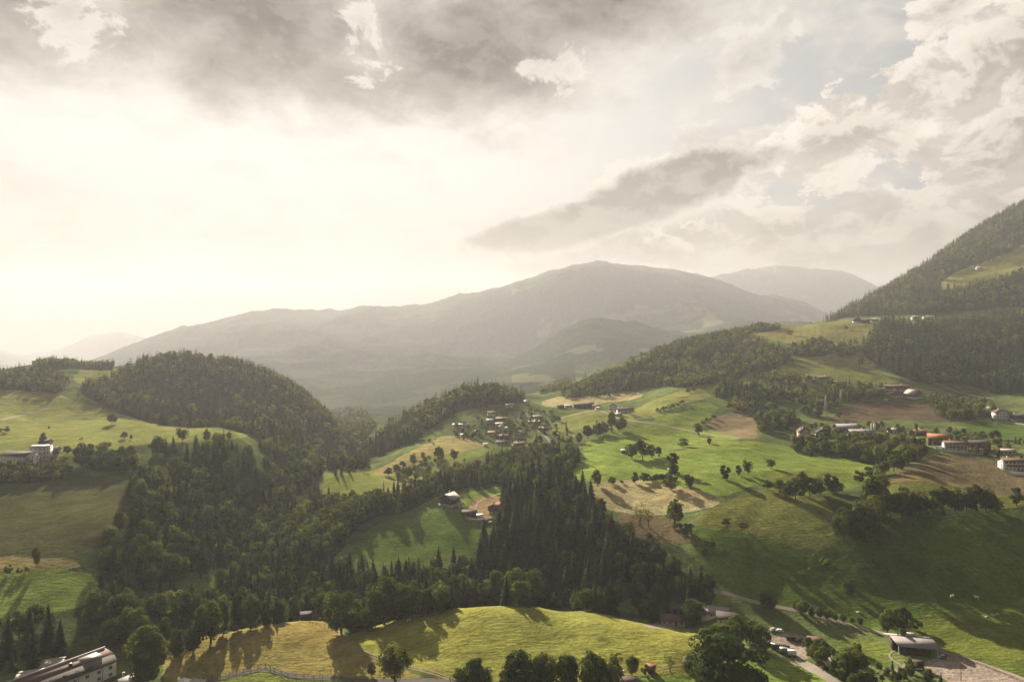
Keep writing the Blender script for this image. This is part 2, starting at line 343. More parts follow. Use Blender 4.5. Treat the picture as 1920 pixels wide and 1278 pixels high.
# haze: one box of pale, even air round the camera and the whole valley
def box_mesh(name, lo, hi, mats):
    x0, y0, z0 = lo; x1, y1, z1 = hi
    V = np.array([(x0, y0, z0), (x1, y0, z0), (x1, y1, z0), (x0, y1, z0), (x0, y0, z1), (x1, y0, z1), (x1, y1, z1), (x0, y1, z1)])
    Fc = [0, 3, 2, 1, 4, 5, 6, 7, 0, 1, 5, 4, 1, 2, 6, 5, 2, 3, 7, 6, 3, 0, 4, 7]
    return mesh_np(name, V, Fc, [4] * 6, mats)
hm, ht = mat_new('haze_air')
pv = ht.new('ShaderNodeVolumePrincipled'); pv.inputs['Color'].default_value = (0.612, 0.608, 0.632, 1); pv.inputs['Density'].default_value = 7.8e-5; pv.inputs['Anisotropy'].default_value = 0.27
hm.cycles.volume_sampling = 'DISTANCE'
ho = ht.new('ShaderNodeOutputMaterial'); ht.l.new(pv.outputs[0], ho.inputs['Volume'])
XG = gd[:, None] * (gu[None] - CX) / F
hz_lo = (float(XG.min()) - 60, -400.0, float(GZ.min()) - 1); hz_hi = (float(XG.max()) + 60, 11860.0, float(GZ.max()) + 60)
tag(link('haze', box_mesh('haze', hz_lo, hz_hi, [hm])), 'pale warm haze filling the whole valley', 'haze', kind='stuff')

# ------------------------------------------------------------------ ground: land cover by surveyed field outlines, then the sheet
def inside(poly, x, y):
    r = np.zeros(np.shape(x), bool); n = len(poly)
    for i in range(n):
        (x1, y1), (x2, y2) = poly[i], poly[(i + 1) % n]
        if y1 == y2: continue
        c = (y1 > y) != (y2 > y); r ^= c & (x < (x2 - x1) * (y - y1) / (y2 - y1) + x1)
    return r
VIV = (0.138, 0.184, 0.038); G1 = (0.144, 0.176, 0.044); G2 = (0.170, 0.176, 0.042); GY = (0.162, 0.178, 0.052); HAY = (0.220, 0.195, 0.080); STR = (0.290, 0.250, 0.125)
DIRT_ = (0.215, 0.185, 0.150); BRN = (0.108, 0.090, 0.048); SHADED_PASTURE = (0.066, 0.104, 0.020); FLO = (0.036, 0.040, 0.017); GRD = (0.085, 0.105, 0.036); TANG = (0.172, 0.168, 0.058)
FIELDS = [  # colour, outline (photo columns and rows), distance range
 (TANG, [(-40,718),(60,722),(130,742),(150,765),(60,790),(-40,790)], 600, 1100),
 (GY, [(-40,765),(60,752),(110,745),(220,772),(300,795),(440,807),(475,815),(420,826),(300,830),(230,838),(130,858),(60,850),(-40,845)], 520, 1050),
 (GY, [(140,700),(160,688),(225,690),(215,705),(160,722),(140,715)], 900, 1500), (GY, [(-40,680),(10,678),(10,690),(-40,692)], 900, 1500),
 ((0.12,0.13,0.05), [(280,770),(330,762),(350,785),(300,790)], 800, 1200),
 ((0.064,0.068,0.026), [(-40,884),(110,884),(180,892),(250,900),(250,960),(190,1020),(110,1042),(-40,1046)], 380, 640),  # sun grazes this slope; its shade is painted in as a darker colour
 (HAY, [(-40,1046),(60,1040),(150,1052),(160,1068),(-40,1072)], 340, 460), (VIV, [(-40,1070),(165,1064),(200,1105),(170,1135),(90,1150),(30,1170),(-40,1185)], 330, 440),
 ((0.205,0.172,0.056), [(300,1215),(400,1190),(470,1172),(560,1155),(625,1168),(690,1232),(760,1258),(830,1290),(300,1300)], 280, 385),
 (G1, [(380,1278),(490,1254),(560,1272),(700,1280),(700,1300),(380,1300)], 280, 345),
 (G2, [(640,1200),(660,1186),(760,1149),(900,1127),(1000,1129),(1200,1158),(1300,1180),(1340,1195),(1420,1240),(1330,1268),(1200,1266),(1000,1284),(830,1275),(760,1248),(690,1226)], 285, 392),
 (VIV, [(1200,1266),(1330,1262),(1400,1225),(1450,1225),(1560,1275),(1560,1300),(1200,1300)], 285, 360),
 ((0.10,0.125,0.04), [(790,798),(860,772),(960,752),(1000,760),(940,790),(850,800)], 850, 1200), (GRD, [(830,800),(930,770),(1010,750),(1040,790),(1030,840),(950,845),(850,830)], 780, 1100),
 (DIRT_, [(1440,1198),(1465,1185),(1500,1186),(1545,1205),(1530,1222),(1512,1238),(1492,1228),(1462,1222)], 300, 400), (DIRT_, [(1728,1250),(1750,1228),(1800,1226),(1880,1252),(1960,1285),(1960,1330),(1850,1310)], 280, 360), (DIRT_, [(1318,1172),(1345,1176),(1385,1180),(1395,1190),(1350,1188)], 330, 420), (DIRT_, [(1180,1170),(1240,1165),(1300,1172),(1290,1182)], 350, 430),
 (STR, [(880,962),(905,960),(930,970),(920,976),(885,973)], 520, 640), ((0.16,0.13,0.09), [(560,880),(600,900),(590,930),(540,960),(470,1040),(430,1085),(405,1120),(420,1075),(500,985),(560,920)], 380, 800),
 (G1, [(598,888),(640,886),(700,884),(760,856),(800,832),(900,826),(930,840),(880,865),(800,890),(730,905),(700,935),(640,940),(598,928)], 600, 980),
 (HAY, [(690,888),(750,856),(800,830),(835,815),(900,822),(905,840),(830,850),(760,880),(720,896)], 650, 960), (TANG, [(690,935),(700,905),(780,895),(850,872),(880,885),(780,912),(730,935)], 600, 850),
 (VIV, [(845,942),(870,922),(945,908),(945,926),(890,938),(870,950)], 560, 720), ((0.25,0.18,0.085), [(872,952),(892,936),(945,924),(945,968),(905,970)], 540, 700),
 ((0.075,0.115,0.026), [(650,1040),(670,1000),(740,965),(830,958),(925,972),(930,1012),(850,1052),(760,1062)], 470, 580),  # field in shade, its green darkened to deepen that shade
 (GY, [(1030,790),(1060,778),(1130,764),(1200,782),(1170,808),(1100,828),(1040,815)], 800, 1010),
 (VIV, [(1090,830),(1170,806),(1200,783),(1300,800),(1400,822),(1340,838),(1200,848),(1100,846)], 640, 930),
 (GY, [(1175,772),(1240,745),(1300,722),(1350,728),(1330,745),(1250,765),(1215,785)], 860, 1150), (VIV, [(1215,785),(1250,765),(1330,750),(1350,768),(1310,795),(1270,800)], 800, 1000),
 (STR, [(1010,760),(1030,745),(1100,740),(1210,734),(1200,748),(1120,756),(1060,764)], 950, 1300), ((0.165,0.130,0.072), [(1320,800),(1345,778),(1400,770),(1425,800),(1415,828),(1370,820)], 720, 950),
 (VIV, [(1050,850),(1180,845),(1290,846),(1340,830),(1420,822),(1530,856),(1650,868),(1630,905),(1560,925),(1430,900),(1350,938),(1130,905),(1050,895)], 500, 730),
 ((0.11,0.14,0.03), [(1400,880),(1500,880),(1640,890),(1600,920),(1500,925)], 480, 640),
 (STR, [(1095,910),(1150,898),(1230,902),(1300,915),(1360,938),(1335,955),(1250,968),(1120,955)], 470, 600),
 ((0.122,0.138,0.036), [(1290,985),(1335,955),(1440,905),(1560,930),(1580,1020),(1525,1038),(1400,995)], 420, 580),
 ((0.12,0.095,0.05), [(1130,955),(1250,968),(1290,985),(1310,1020),(1220,1020)], 440, 560),
 (SHADED_PASTURE, [(1290,985),(1400,995),(1525,1038),(1580,1020),(1700,970),(1960,950),(1960,1130),(1740,1170),(1680,1186),(1500,1150),(1340,1105),(1310,1040)], 340, 480),  # pasture of the shaded slope: part of the shade is in this colour
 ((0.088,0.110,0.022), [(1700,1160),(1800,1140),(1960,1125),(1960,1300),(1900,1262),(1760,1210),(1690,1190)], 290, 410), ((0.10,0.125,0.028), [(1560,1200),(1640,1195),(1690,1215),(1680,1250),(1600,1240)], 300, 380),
 (BRN, [(1650,905),(1700,875),(1760,852),(1880,862),(1960,890),(1960,930),(1800,925)], 490, 650), ((0.12,0.13,0.035), [(1610,915),(1700,900),(1850,925),(1960,930),(1960,950),(1700,945)], 450, 560),
 ((0.16,0.13,0.05), [(1650,905),(1700,888),(1850,912),(1840,920),(1700,900)], 480, 580),
 ((0.065,0.105,0.024), [(1800,800),(1840,788),(1960,782),(1960,840),(1850,825)], 620, 880), ((0.085,0.066,0.040), [(1540,795),(1590,758),(1720,752),(1830,760),(1820,790),(1700,785)], 780, 980),
 (GY, [(1415,700),(1500,688),(1640,690),(1700,712),(1650,722),(1560,714),(1440,712)], 1000, 1180), (TANG, [(1480,662),(1560,655),(1640,660),(1650,692),(1500,690)], 1080, 1320),
 (TANG, [(1370,622),(1440,606),(1560,592),(1660,590),(1660,625),(1620,655),(1500,655),(1480,640),(1400,632)], 1300, 1700), (GY, [(1480,610),(1560,592),(1640,588),(1630,604),(1560,612)], 1400, 1800),
 (GY, [(1690,606),(1760,594),(1860,578),(1860,592),(1760,606)], 1450, 1750), ((0.22,0.225,0.065), [(1755,522),(1830,496),(1870,480),(1960,436),(1960,488),(1860,526),(1820,534),(1760,545)], 1650, 2050),
]
pxg = np.broadcast_to(gu[None], PY.shape).copy(); dg = np.broadcast_to(gd[:, None], PY.shape); YG = dg
wob = np.clip(fbm(XG / 26, YG / 26, 4, 41) * 11 * 500 / np.maximum(dg, 300), -9, 9); wob2 = np.clip(fbm(XG / 26, YG / 26, 4, 43) * 5 * 500 / np.maximum(dg, 300), -4, 4)
cover = np.empty(PY.shape + (3,))
cover[:] = (0.086, 0.108, 0.036)
big = fbm(XG / 60, YG / 60, 4, 51); fine = fbm(XG / 9, YG / 9, 3, 61)
cover *= (1 + 0.9 * big + 0.5 * fine)[..., None]
farw = np.maximum(sstep(2300, 3000, dg), sstep(1420, 1650, dg) * (pxg < 1080))[..., None]
meadow = sstep(0.16, 0.30, fbm(XG / 260, YG / 260, 5, 71) + (1 - sstep(-330, -60, GZ)) * 0.14 - sstep(0, 500, GZ) * 0.25)[..., None]
meadow = meadow * (1 - 0.7 * (pxg < 960))[..., None]
cover = cover * (1 - farw) + farw * ((1 - meadow) * np.array((0.030, 0.042, 0.024)) * (1 + 0.8 * fine[..., None]) + meadow * np.array((0.105, 0.108, 0.050)))
SW = np.zeros(PY.shape + (3,)); SW[..., :2] = 0.5
def rounded(p):
    for _ in range(1):
        q = []
        for i in range(len(p)):
            (a, b), (c, d) = p[i], p[(i + 1) % len(p)]
            q += [(a * .75 + c * .25, b * .75 + d * .25), (a * .25 + c * .75, b * .25 + d * .75)]
        p = q
    return p
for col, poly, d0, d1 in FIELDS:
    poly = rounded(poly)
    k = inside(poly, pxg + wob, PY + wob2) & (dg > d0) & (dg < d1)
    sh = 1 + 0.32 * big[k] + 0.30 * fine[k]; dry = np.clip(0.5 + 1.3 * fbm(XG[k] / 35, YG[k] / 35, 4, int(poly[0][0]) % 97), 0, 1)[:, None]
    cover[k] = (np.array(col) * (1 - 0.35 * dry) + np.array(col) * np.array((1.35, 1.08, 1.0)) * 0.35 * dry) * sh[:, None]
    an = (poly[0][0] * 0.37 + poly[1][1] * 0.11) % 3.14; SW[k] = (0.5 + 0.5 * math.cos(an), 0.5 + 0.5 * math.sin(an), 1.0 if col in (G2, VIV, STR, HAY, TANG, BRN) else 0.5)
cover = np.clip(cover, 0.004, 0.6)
def build_ground():
    V = np.stack([XG, YG, GZ], -1).reshape(-1, 3)
    i = np.arange(NU - 1)[None]; j = np.arange(ND - 1)[:, None]; a = j * NU + i
    Fc = np.stack([a, a + 1, a + NU + 1, a + NU], -1).reshape(-1)
    m, t = mat_new('land_cover')
    at = t.new('ShaderNodeAttribute', attribute_name='tint').outputs['Color']
    geo = t.new('ShaderNodeNewGeometry').outputs['Position']
    a1 = t.noise(geo, 0.9, 4, 0.65); a2 = t.noise(t.scale(geo, 0.22, 0.05, 0.3), 1.0, 4, 0.6); a3 = t.noise(geo, 0.16, 3)
    f = t.m('ADD', t.m('MULTIPLY', a1, 0.74), t.m('ADD', t.m('MULTIPLY', a2, 0.34), t.m('MULTIPLY', a3, 0.30)))
    # mown swaths and tractor lines on the fields, each field run its own way
    att = t.new('ShaderNodeAttribute', attribute_name='swath')
    ss = t.new('ShaderNodeSeparateColor'); t.l.new(att.outputs['Color'], ss.inputs[0])
    sx = t.new('ShaderNodeSeparateXYZ'); t.l.new(geo, sx.inputs[0])
    wv = t.m('ADD', t.m('MULTIPLY', sx.outputs[0], t.m('SUBTRACT', t.m('MULTIPLY', ss.outputs[0], 2.0), 1.0)), t.m('MULTIPLY', sx.outputs[1], t.m('SUBTRACT', t.m('MULTIPLY', ss.outputs[1], 2.0), 1.0)))
    wv = t.m('ADD', wv, t.m('MULTIPLY', t.noise(geo, 0.035, 3), 22.0))
    st = t.m('ADD', t.m('SINE', t.m('MULTIPLY', wv, 1.55)), t.m('MULTIPLY', t.m('SINE', t.m('MULTIPLY', wv, 0.43)), 0.8))
    st = t.m('MULTIPLY', t.m('MULTIPLY', st, ss.outputs[2]), t.mapr(t.noise(geo, 0.03, 3), 0.35, 0.65, 0.25, 1.0))
    tuft = t.mapr(t.noise(geo, 0.42, 5, 0.7), 0.42, 0.66)
    f = t.m('ADD', t.m('ADD', f, t.m('MULTIPLY', st, 0.16)), t.m('MULTIPLY', t.m('SUBTRACT', 0.4, tuft), 0.36))
    c = t.mix(1.0, at, t.m('ADD', f, 0.34), 'MULTIPLY')
    d = t.new('ShaderNodeBsdfDiffuse'); t.put(d.inputs[0], c)
    bn = t.new('ShaderNodeBump'); bn.inputs['Strength'].default_value = 0.85; bn.inputs['Distance'].default_value = 0.6
    t.put(bn.inputs['Height'], t.m('ADD', t.noise(geo, 0.55, 4, 0.6), t.m('MULTIPLY', t.noise(t.scale(geo, 0.12, 0.5, 0.3), 1.0, 3), 0.9)))
    t.put(d.inputs['Normal'], bn.outputs[0])
    o = t.new('ShaderNodeOutputMaterial'); t.l.new(d.outputs[0], o.inputs[0])
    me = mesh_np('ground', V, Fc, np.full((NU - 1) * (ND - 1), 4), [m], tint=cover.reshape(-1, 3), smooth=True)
    a = me.attributes.new('swath', 'FLOAT_COLOR', 'POINT'); a.data.foreach_set('color', np.concatenate([SW.reshape(-1, 3), np.ones((SW.size // 3, 1))], 1).astype(np.float32).ravel())
    tag(link('ground', me), kind='structure')

# ------------------------------------------------------------------ trees
SPR = foliage('spruce_needles', (0.037, 0.050, 0.026), 0.2)
LEA = foliage('leaves', (0.094, 0.120, 0.039), 0.34)
BARK = surface('bark', (0.075, 0.058, 0.042), 0.95, 0.4, 3.0)
def rot_frames(n, nrm, rng):
    """Two unit vectors spanning the plane across each normal, spun at random."""
    r = rng.normal(size=(n, 3)); u = np.cross(nrm, r); u /= np.linalg.norm(u, axis=1, keepdims=True) + 1e-9
    return u, np.cross(nrm, u)
def quads(C, nrm, size, rng, aspect=0.75):
    n = len(C); u, v = rot_frames(n, nrm, rng); s = (size * rng.uniform(0.65, 1.35, n))[:, None]
    V = np.stack([C - u * s - v * s * aspect * 0.6, C + u * s * 0.55 - v * s * aspect, C + u * s * 1.05 + v * s * 0.2, C - u * s * 0.35 + v * s * aspect], 1)
    return V.reshape(-1, 3)
def crown_leafy(rng, leaves, clumps, size, w=0.36, base=0.16, form='round'):
    """Crown of a broadleaf tree one unit tall: leaf sprays gathered in clumps round the limbs."""
    cs = []
    while len(cs) < clumps:
        p = rng.uniform(-1, 1, 3)
        if (p ** 2).sum() > 1 or (p ** 2).sum() < 0.12: continue
        if form == 'tall': x = p * (w * 0.72, w * 0.72, (1 - base) / 2 * 0.86)
        elif form == 'flare': x = p * (w * 0.8, w * 0.8, (1 - base) / 2 * 0.85) * (1 - 0.45 * max(-p[2], 0), 1 - 0.45 * max(-p[2], 0), 1)
        else: x = p * (w * 0.76, w * 0.76, (1 - base) / 2 * 0.8)
        cs.append((x[0], x[1], base + (1 - base) / 2 + x[2]))
    cs = np.array(cs); rad = rng.uniform(0.075, 0.15, clumps) * (1.35 if clumps < 12 else 1.0) * (w / 0.36) ** 0.5
    k = rng.integers(0, clumps, leaves)
    d = rng.normal(size=(leaves, 3)); d[:, 2] += 0.25; d /= np.linalg.norm(d, axis=1, keepdims=True)
    C = cs[k] + d * rad[k, None] * rng.uniform(0.55, 1.08, (leaves, 1)) ** 0.5 * (1, 1, 0.85)
    out = C - np.array((0, 0, base + (1 - base) * 0.45)); out /= np.linalg.norm(out, axis=1, keepdims=True)
    nr = d * 0.65 + out * 0.7 + rng.normal(size=(leaves, 3)) * 0.33; nr /= np.linalg.norm(nr, axis=1, keepdims=True)
    V = quads(C, nr, size, rng); V[:, 2] = np.clip(V[:, 2], 0.02, None)
    tk = 0.78 + 0.44 * rng.random(clumps); t_ = np.clip(tk[k] * rng.uniform(0.8, 1.2, leaves), 0.5, 1.5)
    hue = rng.uniform(-0.12, 0.12, clumps)[k]
    T = np.stack([t_ * (1 + hue), t_, t_ * (1 - hue)], 1)
    return V, np.repeat(T, 4, 0)
def crown_spruce(rng, layers, arms, w=0.17, base=0.07, droop=0.32, extra=0):
    """Crown of a spruce one unit tall: whorls of drooping boughs that shorten to a spire."""
    V = []; T = []
    for i in range(layers):
        f = i / (layers - 1); z = base + (0.975 - base) * f ** 0.92
        R = w * (1 - f) ** 0.82 * rng.uniform(0.86, 1.14) + 0.008
        n = max(4, int(arms * (0.55 + 0.45 * (1 - f)))); a0 = rng.random() * 6.28
        for k in range(n):
            a = a0 + 6.283 * (k + rng.uniform(-0.3, 0.3)) / n; r = R * rng.uniform(0.58, 1.3); hw = 3.3 * r / n * rng.uniform(0.8, 1.2)
            ca, sa = math.cos(a), math.sin(a); dz = r * droop * rng.uniform(0.6, 1.5)
            up = 0.55 / layers
            V += [(0, 0, z + up), (ca * r * .55 - sa * hw, sa * r * .55 + ca * hw, z - dz * .65), (ca * r, sa * r, z - dz), (ca * r * .55 + sa * hw, sa * r * .55 - ca * hw, z - dz * .65)]
            b = rng.uniform(0.7, 1.3); T += [(b, b, b)] * 4
    V += [(0.006, 0, 0.95), (-0.003, 0.006, 0.95), (0, 0, 1.0), (-0.003, -0.006, 0.95)]; T += [(1, 1, 1)] * 4
    return np.array(V, float), np.array(T, float)
def crown_mesh(name, VT, mat):
    V, T = VT; n = len(V) // 4
    return mesh_np(name, V, np.arange(len(V)), [4] * n, [mat], tint=T)
def tube(path, radii, sides=6):
    V, Fc = [], []
    for i, (p, r) in enumerate(zip(path, radii)):
        for k in range(sides):
            a = 6.2832 * k / sides; V.append((p[0] + r * math.cos(a), p[1] + r * math.sin(a), p[2]))
        if i:
            for k in range(sides):
                a, b = (i - 1) * sides + k, (i - 1) * sides + (k + 1) % sides; Fc.append((a, b, b + sides, a + sides))
    return V, Fc
def trunk_mesh(name, rng, leafy):
    V, Fc = [], []
    def add(v, f):
        o = len(V); V.extend(v); Fc.extend([tuple(o + i for i in q) for q in f])
    if leafy:
        add(*tube([(0, 0, -0.06), (0.004, 0.003, 0.12), (-0.004, 0.006, 0.34), (0.006, 0, 0.62)], [0.028, 0.022, 0.016, 0.006]))
        for k in range(5):
            a = k * 1.26 + rng.uniform(-.3, .3); z = rng.uniform(0.14, 0.36); L = rng.uniform(0.16, 0.26); c, s = math.cos(a), math.sin(a)
            add(*tube([(0, 0, z), (c * L * .5, s * L * .5, z + L * .6), (c * L, s * L, z + L * 1.5)], [0.012, 0.008, 0.003], 5))
    else:
        add(*tube([(0, 0, -0.05), (0, 0, 0.1), (0.002, 0, 0.5), (0, 0, 0.97)], [0.013, 0.011, 0.007, 0.002]))
    ff = [i for q in Fc for i in q]
    return mesh_np(name, np.array(V), ff, [4] * len(Fc), [BARK], smooth=True)
_r = np.random.default_rng(5)
FORMS = [('round', 0.46, 0.05), ('tall', 0.36, 0.03), ('round', 0.40, 0.07), ('flare', 0.46, 0.10), ('tall', 0.30, 0.02), ('round', 0.54, 0.04), ('flare', 0.40, 0.06), ('round', 0.44, 0.02)]
LEAF_HI = [crown_leafy(_r, 4200, 42, 0.025, w, b, f) for f, w, b in FORMS]
LEAF_MID = [crown_leafy(_r, 1150, 24, 0.042, w, b, f) for f, w, b in FORMS]
LEAF_LOW = [crown_leafy(_r, 190, 11, 0.088, w, b * 0.5, f) for f, w, b in FORMS]
SPR_HI = [crown_spruce(_r, 24, 13, w) for w in (0.19, 0.225, 0.165, 0.25, 0.20, 0.15)]
SPR_MID = [crown_spruce(_r, 13, 9, w) for w in (0.19, 0.225, 0.165, 0.25, 0.20, 0.15)]
SPR_LOW = [crown_spruce(_r, 6, 6, w * 1.1, 0.02) for w in (0.15, 0.18, 0.14, 0.2)]
BUSH_MID = [crown_leafy(_r, 420, 12, 0.075, 0.55, 0.0, 'round') for _ in range(4)]
BARE = [crown_leafy(_r, 420, 26, 0.020, 0.30, 0.15, 'flare') for _ in range(2)]
ME = {('L', i): crown_mesh('broadleaf_crown', v, LEA) for i, v in enumerate(LEAF_HI)}
ME.update({('l', i): crown_mesh('broadleaf_crown', v, LEA) for i, v in enumerate(LEAF_MID)})
ME.update({('S', i): crown_mesh('spruce_crown', v, SPR) for i, v in enumerate(SPR_HI)})
ME.update({('b', i): crown_mesh('bush_foliage', v, LEA) for i, v in enumerate(BUSH_MID)})
ME.update({('x', i): crown_mesh('thin_crown', v, LEA) for i, v in enumerate(BARE)})
TR_L = [trunk_mesh('broadleaf_trunk', _r, True) for _ in range(3)]; TR_S = trunk_mesh('spruce_trunk', _r, False)

# every tree is first a record: kind, place, height, width factor, wood it stands in
TREES = []
def rec(kind, x, y, h, wf, wood, label=None): TREES.append(dict(k=kind, x=x, y=y, z=float(gz(x, y)), h=h, wf=wf, wood=wood, label=label))
def wood(name, poly, d0, d1, spacing, spruce, hs, hl, gap=0.0, keep=1.0, hidden=10, seed=0, small=0.0):
    """Plant one wood: a jittered grid over the ground inside a surveyed outline."""
    rng = np.random.default_rng(abs(hash((len(name), seed, int(poly[0][0])))) % 99991)
    poly = rounded(poly)
    px0, px1 = min(p[0] for p in poly), max(p[0] for p in poly)
    xa = min((px0 - CX) / F * d0, (px0 - CX) / F * d1); xb = max((px1 - CX) / F * d0, (px1 - CX) / F * d1)
    gx, gy = np.meshgrid(np.arange(xa, xb, spacing), np.arange(d0, d1, spacing))
    X = (gx + rng.uniform(-.46, .46, gx.shape) * spacing).ravel(); Y = (gy + rng.uniform(-.46, .46, gx.shape) * spacing).ravel()
    px = CX + F * X / Y; ok = (px > gu[0] + 5) & (px < gu[-1] - 5); X, Y, px = X[ok], Y[ok], px[ok]
    z = ground_z(px, Y); py = CY - F * z / Y
    wb = fbm(X / 25, Y / 25, 3, 77) * 8
    ok = inside(poly, px + wb, py + wb * 0.6)
    fi = np.clip(np.round(np.interp(px, gu, np.arange(NU))).astype(int), 0, NU - 1); fj = np.clip(np.searchsorted(gd, Y), 0, ND - 1)
    ok &= py <= _run[fj, fi] + hidden
    if gap: ok &= fbm(X / 46, Y / 46, 3, 87 + seed) > gap - 0.5
    if keep < 1: ok &= rng.random(len(X)) < keep
    mixn = fbm(X / 45, Y / 45, 2, 97 + seed) * 0.9
    for i in np.nonzero(ok)[0]:
        s = rng.random() < spruce + mixn[i] * (1 if 0.05 < spruce < 0.95 else 0)
        h = (hs if s else hl) * (rng.uniform(0.55, 1.0) if rng.random() < 0.4 else rng.uniform(0.85, 1.22))
        if small and rng.random() < small: h *= 0.45
        TREES.append(dict(k='s' if s else 'l', x=X[i], y=Y[i], z=float(z[i]), h=h, wf=rng.uniform(0.85, 1.2), wood=name, label=None))
WOODS = {}
def W_(name, phrase, *a, **k):
    WOODS[name] = phrase; wood(name, *a, **k)
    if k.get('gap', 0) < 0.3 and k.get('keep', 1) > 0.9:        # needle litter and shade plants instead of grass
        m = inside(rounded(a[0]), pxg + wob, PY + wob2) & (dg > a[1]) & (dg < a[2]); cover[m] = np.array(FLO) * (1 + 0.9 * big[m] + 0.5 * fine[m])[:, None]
W_('dome', 'on the wooded dome beyond the left plateau', [(225,702),(245,684),(330,670),(430,678),(510,702),(570,730),(625,795),(650,850),(610,872),(520,850),(470,812),(330,800),(270,792),(160,745),(150,722),(200,715)], 830, 1340, 9.5, 0.72, 19, 14)
W_('knolls', 'on the small knolls at the upper left', [(-30,704),(60,694),(105,698),(125,715),(118,740),(60,733),(-30,728)], 880, 1170, 9, 0.6, 17, 13)
W_('back_knoll', 'on the low ridge behind the left knoll', [(60,684),(130,678),(215,686),(208,695),(140,692),(70,694)], 1170, 1360, 9, 0.5, 17, 13)
W_('gorge_left', 'on the left bank of the wooded gorge', [(250,845),(300,834),(450,822),(600,868),(612,890),(575,930),(500,1000),(440,1070),(415,1105),(395,1160),(330,1200),(290,1228),(215,1214),(140,1226),(60,1258),(-40,1278),(-40,1200),(90,1165),(185,1130),(215,1095),(190,1060),(195,1020),(245,970)], 300, 900, 9.0, 0.36, 19, 15.5, gap=0.33, small=0.12)
W_('knoll_wood', 'on the wooded knoll behind the village', [(690,865),(700,822),(730,800),(790,770),(880,722),(930,730),(990,748),(965,757),(900,760),(850,778),(800,805),(765,840)], 900, 1200, 8.5, 0.6, 19, 14)
W_('gorge_far', 'down in the gorge between the hills', [(612,868),(640,835),(700,815),(695,870),(660,885),(620,888)], 740, 1250, 9, 0.6, 18, 14)
W_('gorge_end', 'on the low rise at the end of the gorge', [(575,770),(640,765),(700,780),(700,815),(650,835),(620,800)], 1050, 2300, 12, 0.5, 17, 13, hidden=30)
W_('belt', 'in the tree belt between the bright meadow and the farm', [(575,930),(620,925),(640,950),(700,938),(760,925),(830,900),(900,880),(960,855),(1010,845),(1090,850),(1085,872),(1040,895),(960,905),(880,912),(840,925),(800,940),(760,962),(700,965),(655,1000),(630,1045),(600,1070),(560,1110),(440,1120),(430,1080),(510,990)], 430, 860, 7.6, 0.4, 17, 13, gap=0.1)
W_('stand', 'in the dense stand below the centre farm', [(938,968),(955,915),(1020,900),(1075,898),(1105,940),(1125,965),(1165,990),(1185,1030),(1200,1080),(1190,1130),(1060,1130),(930,1125),(900,1100),(880,1062),(930,1010)], 400, 690, 9.0, 0.62, 25, 15, gap=0.06, small=0.10)
W_('gorge_mouth', 'in the thicket at the mouth of the gorge', [(385,1120),(430,1085),(520,1100),(575,1125),(570,1160),(500,1178),(420,1205),(370,1215),(365,1165)], 372, 480, 6.0, 0.06, 14, 10, small=0.3, hidden=25)
W_('stand_edge', 'on the brownish slope right of the dense spruce stand', [(1165,985),(1200,1010),(1250,1050),(1310,1085),(1340,1110),(1320,1140),(1260,1145),(1190,1150),(1190,1090),(1180,1040)], 395, 520, 6.6, 0.14, 16, 11, gap=0.05, small=0.15)
W_('front_wood', 'in the mixed wood behind the front meadow dome', [(555,1120),(620,1065),(700,1085),(800,1075),(900,1060),(935,1120),(1060,1130),(1200,1150),(1290,1165),(1200,1160),(1060,1140),(900,1133),(760,1155),(660,1185),(620,1165),(570,1150)], 372, 500, 6.8, 0.35, 17, 13, hidden=25)
W_('right_ridge', 'on the long wooded ridge right of the hamlet', [(1045,748),(1070,728),(1160,690),(1260,650),(1330,630),(1450,610),(1468,618),(1380,628),(1450,650),(1480,662),(1470,690),(1400,695),(1385,715),(1300,722),(1200,730),(1120,742)], 980, 1620, 9.5, 0.5, 18, 14, gap=0.08)
W_('scrub', 'on the scrubby slope left of the white houses', [(1345,722),(1410,700),(1480,715),(1560,720),(1660,730),(1660,752),(1585,758),(1540,790),(1480,800),(1430,820),(1415,790),(1360,765),(1330,745)], 760, 1100, 10, 0.32, 19, 13, gap=0.38)
W_('right_spruces', 'in the tall spruce wood at the upper right', [(1612,662),(1640,625),(1665,600),(1700,615),(1860,603),(1900,596),(1960,592),(1960,735),(1900,750),(1880,742),(1800,716),(1720,720),(1655,690)], 1000, 1560, 9, 0.93, 25, 15, gap=0.05)
W_('right_grove', 'in the grove beside the upper right houses', [(1740,745),(1790,755),(1860,760),(1865,785),(1760,792)], 800, 1020, 10, 0.2, 15, 12)
W_('mountain', 'on the right-hand mountainside', [(1540,606),(1620,565),(1680,532),(1750,487),(1800,450),(1860,413),(1960,360),(1960,440),(1870,482),(1765,520),(1765,548),(1860,530),(1960,494),(1960,575),(1860,578),(1700,592),(1640,590),(1560,600)], 1560, 2520, 13, 0.85, 23, 16, gap=0.12)
W_('upper_fields', 'among the fields under the right-hand mountain', [(1490,650),(1535,640),(1560,650),(1560,665),(1510,672),(1480,665)], 1080, 1420, 10, 0.1, 14, 14)
W_('upper_fields2', 'among the fields under the right-hand mountain', [(1560,652),(1620,640),(1625,665),(1570,672)], 1080, 1420, 11, 0.1, 14, 12, gap=0.3)
W_('farm_row', 'in the orchard below the row of farms', [(1470,830),(1580,826),(1700,832),(1745,842),(1720,872),(1650,875),(1590,860),(1500,855)], 580, 780, 9.0, 0.08, 13, 12, gap=0.05)
W_('orchard', 'in the orchard on the middle meadow', [(725,900),(740,872),(800,850),(880,860),(870,890),(790,900)], 650, 880, 14, 0.0, 8, 8, keep=0.75)
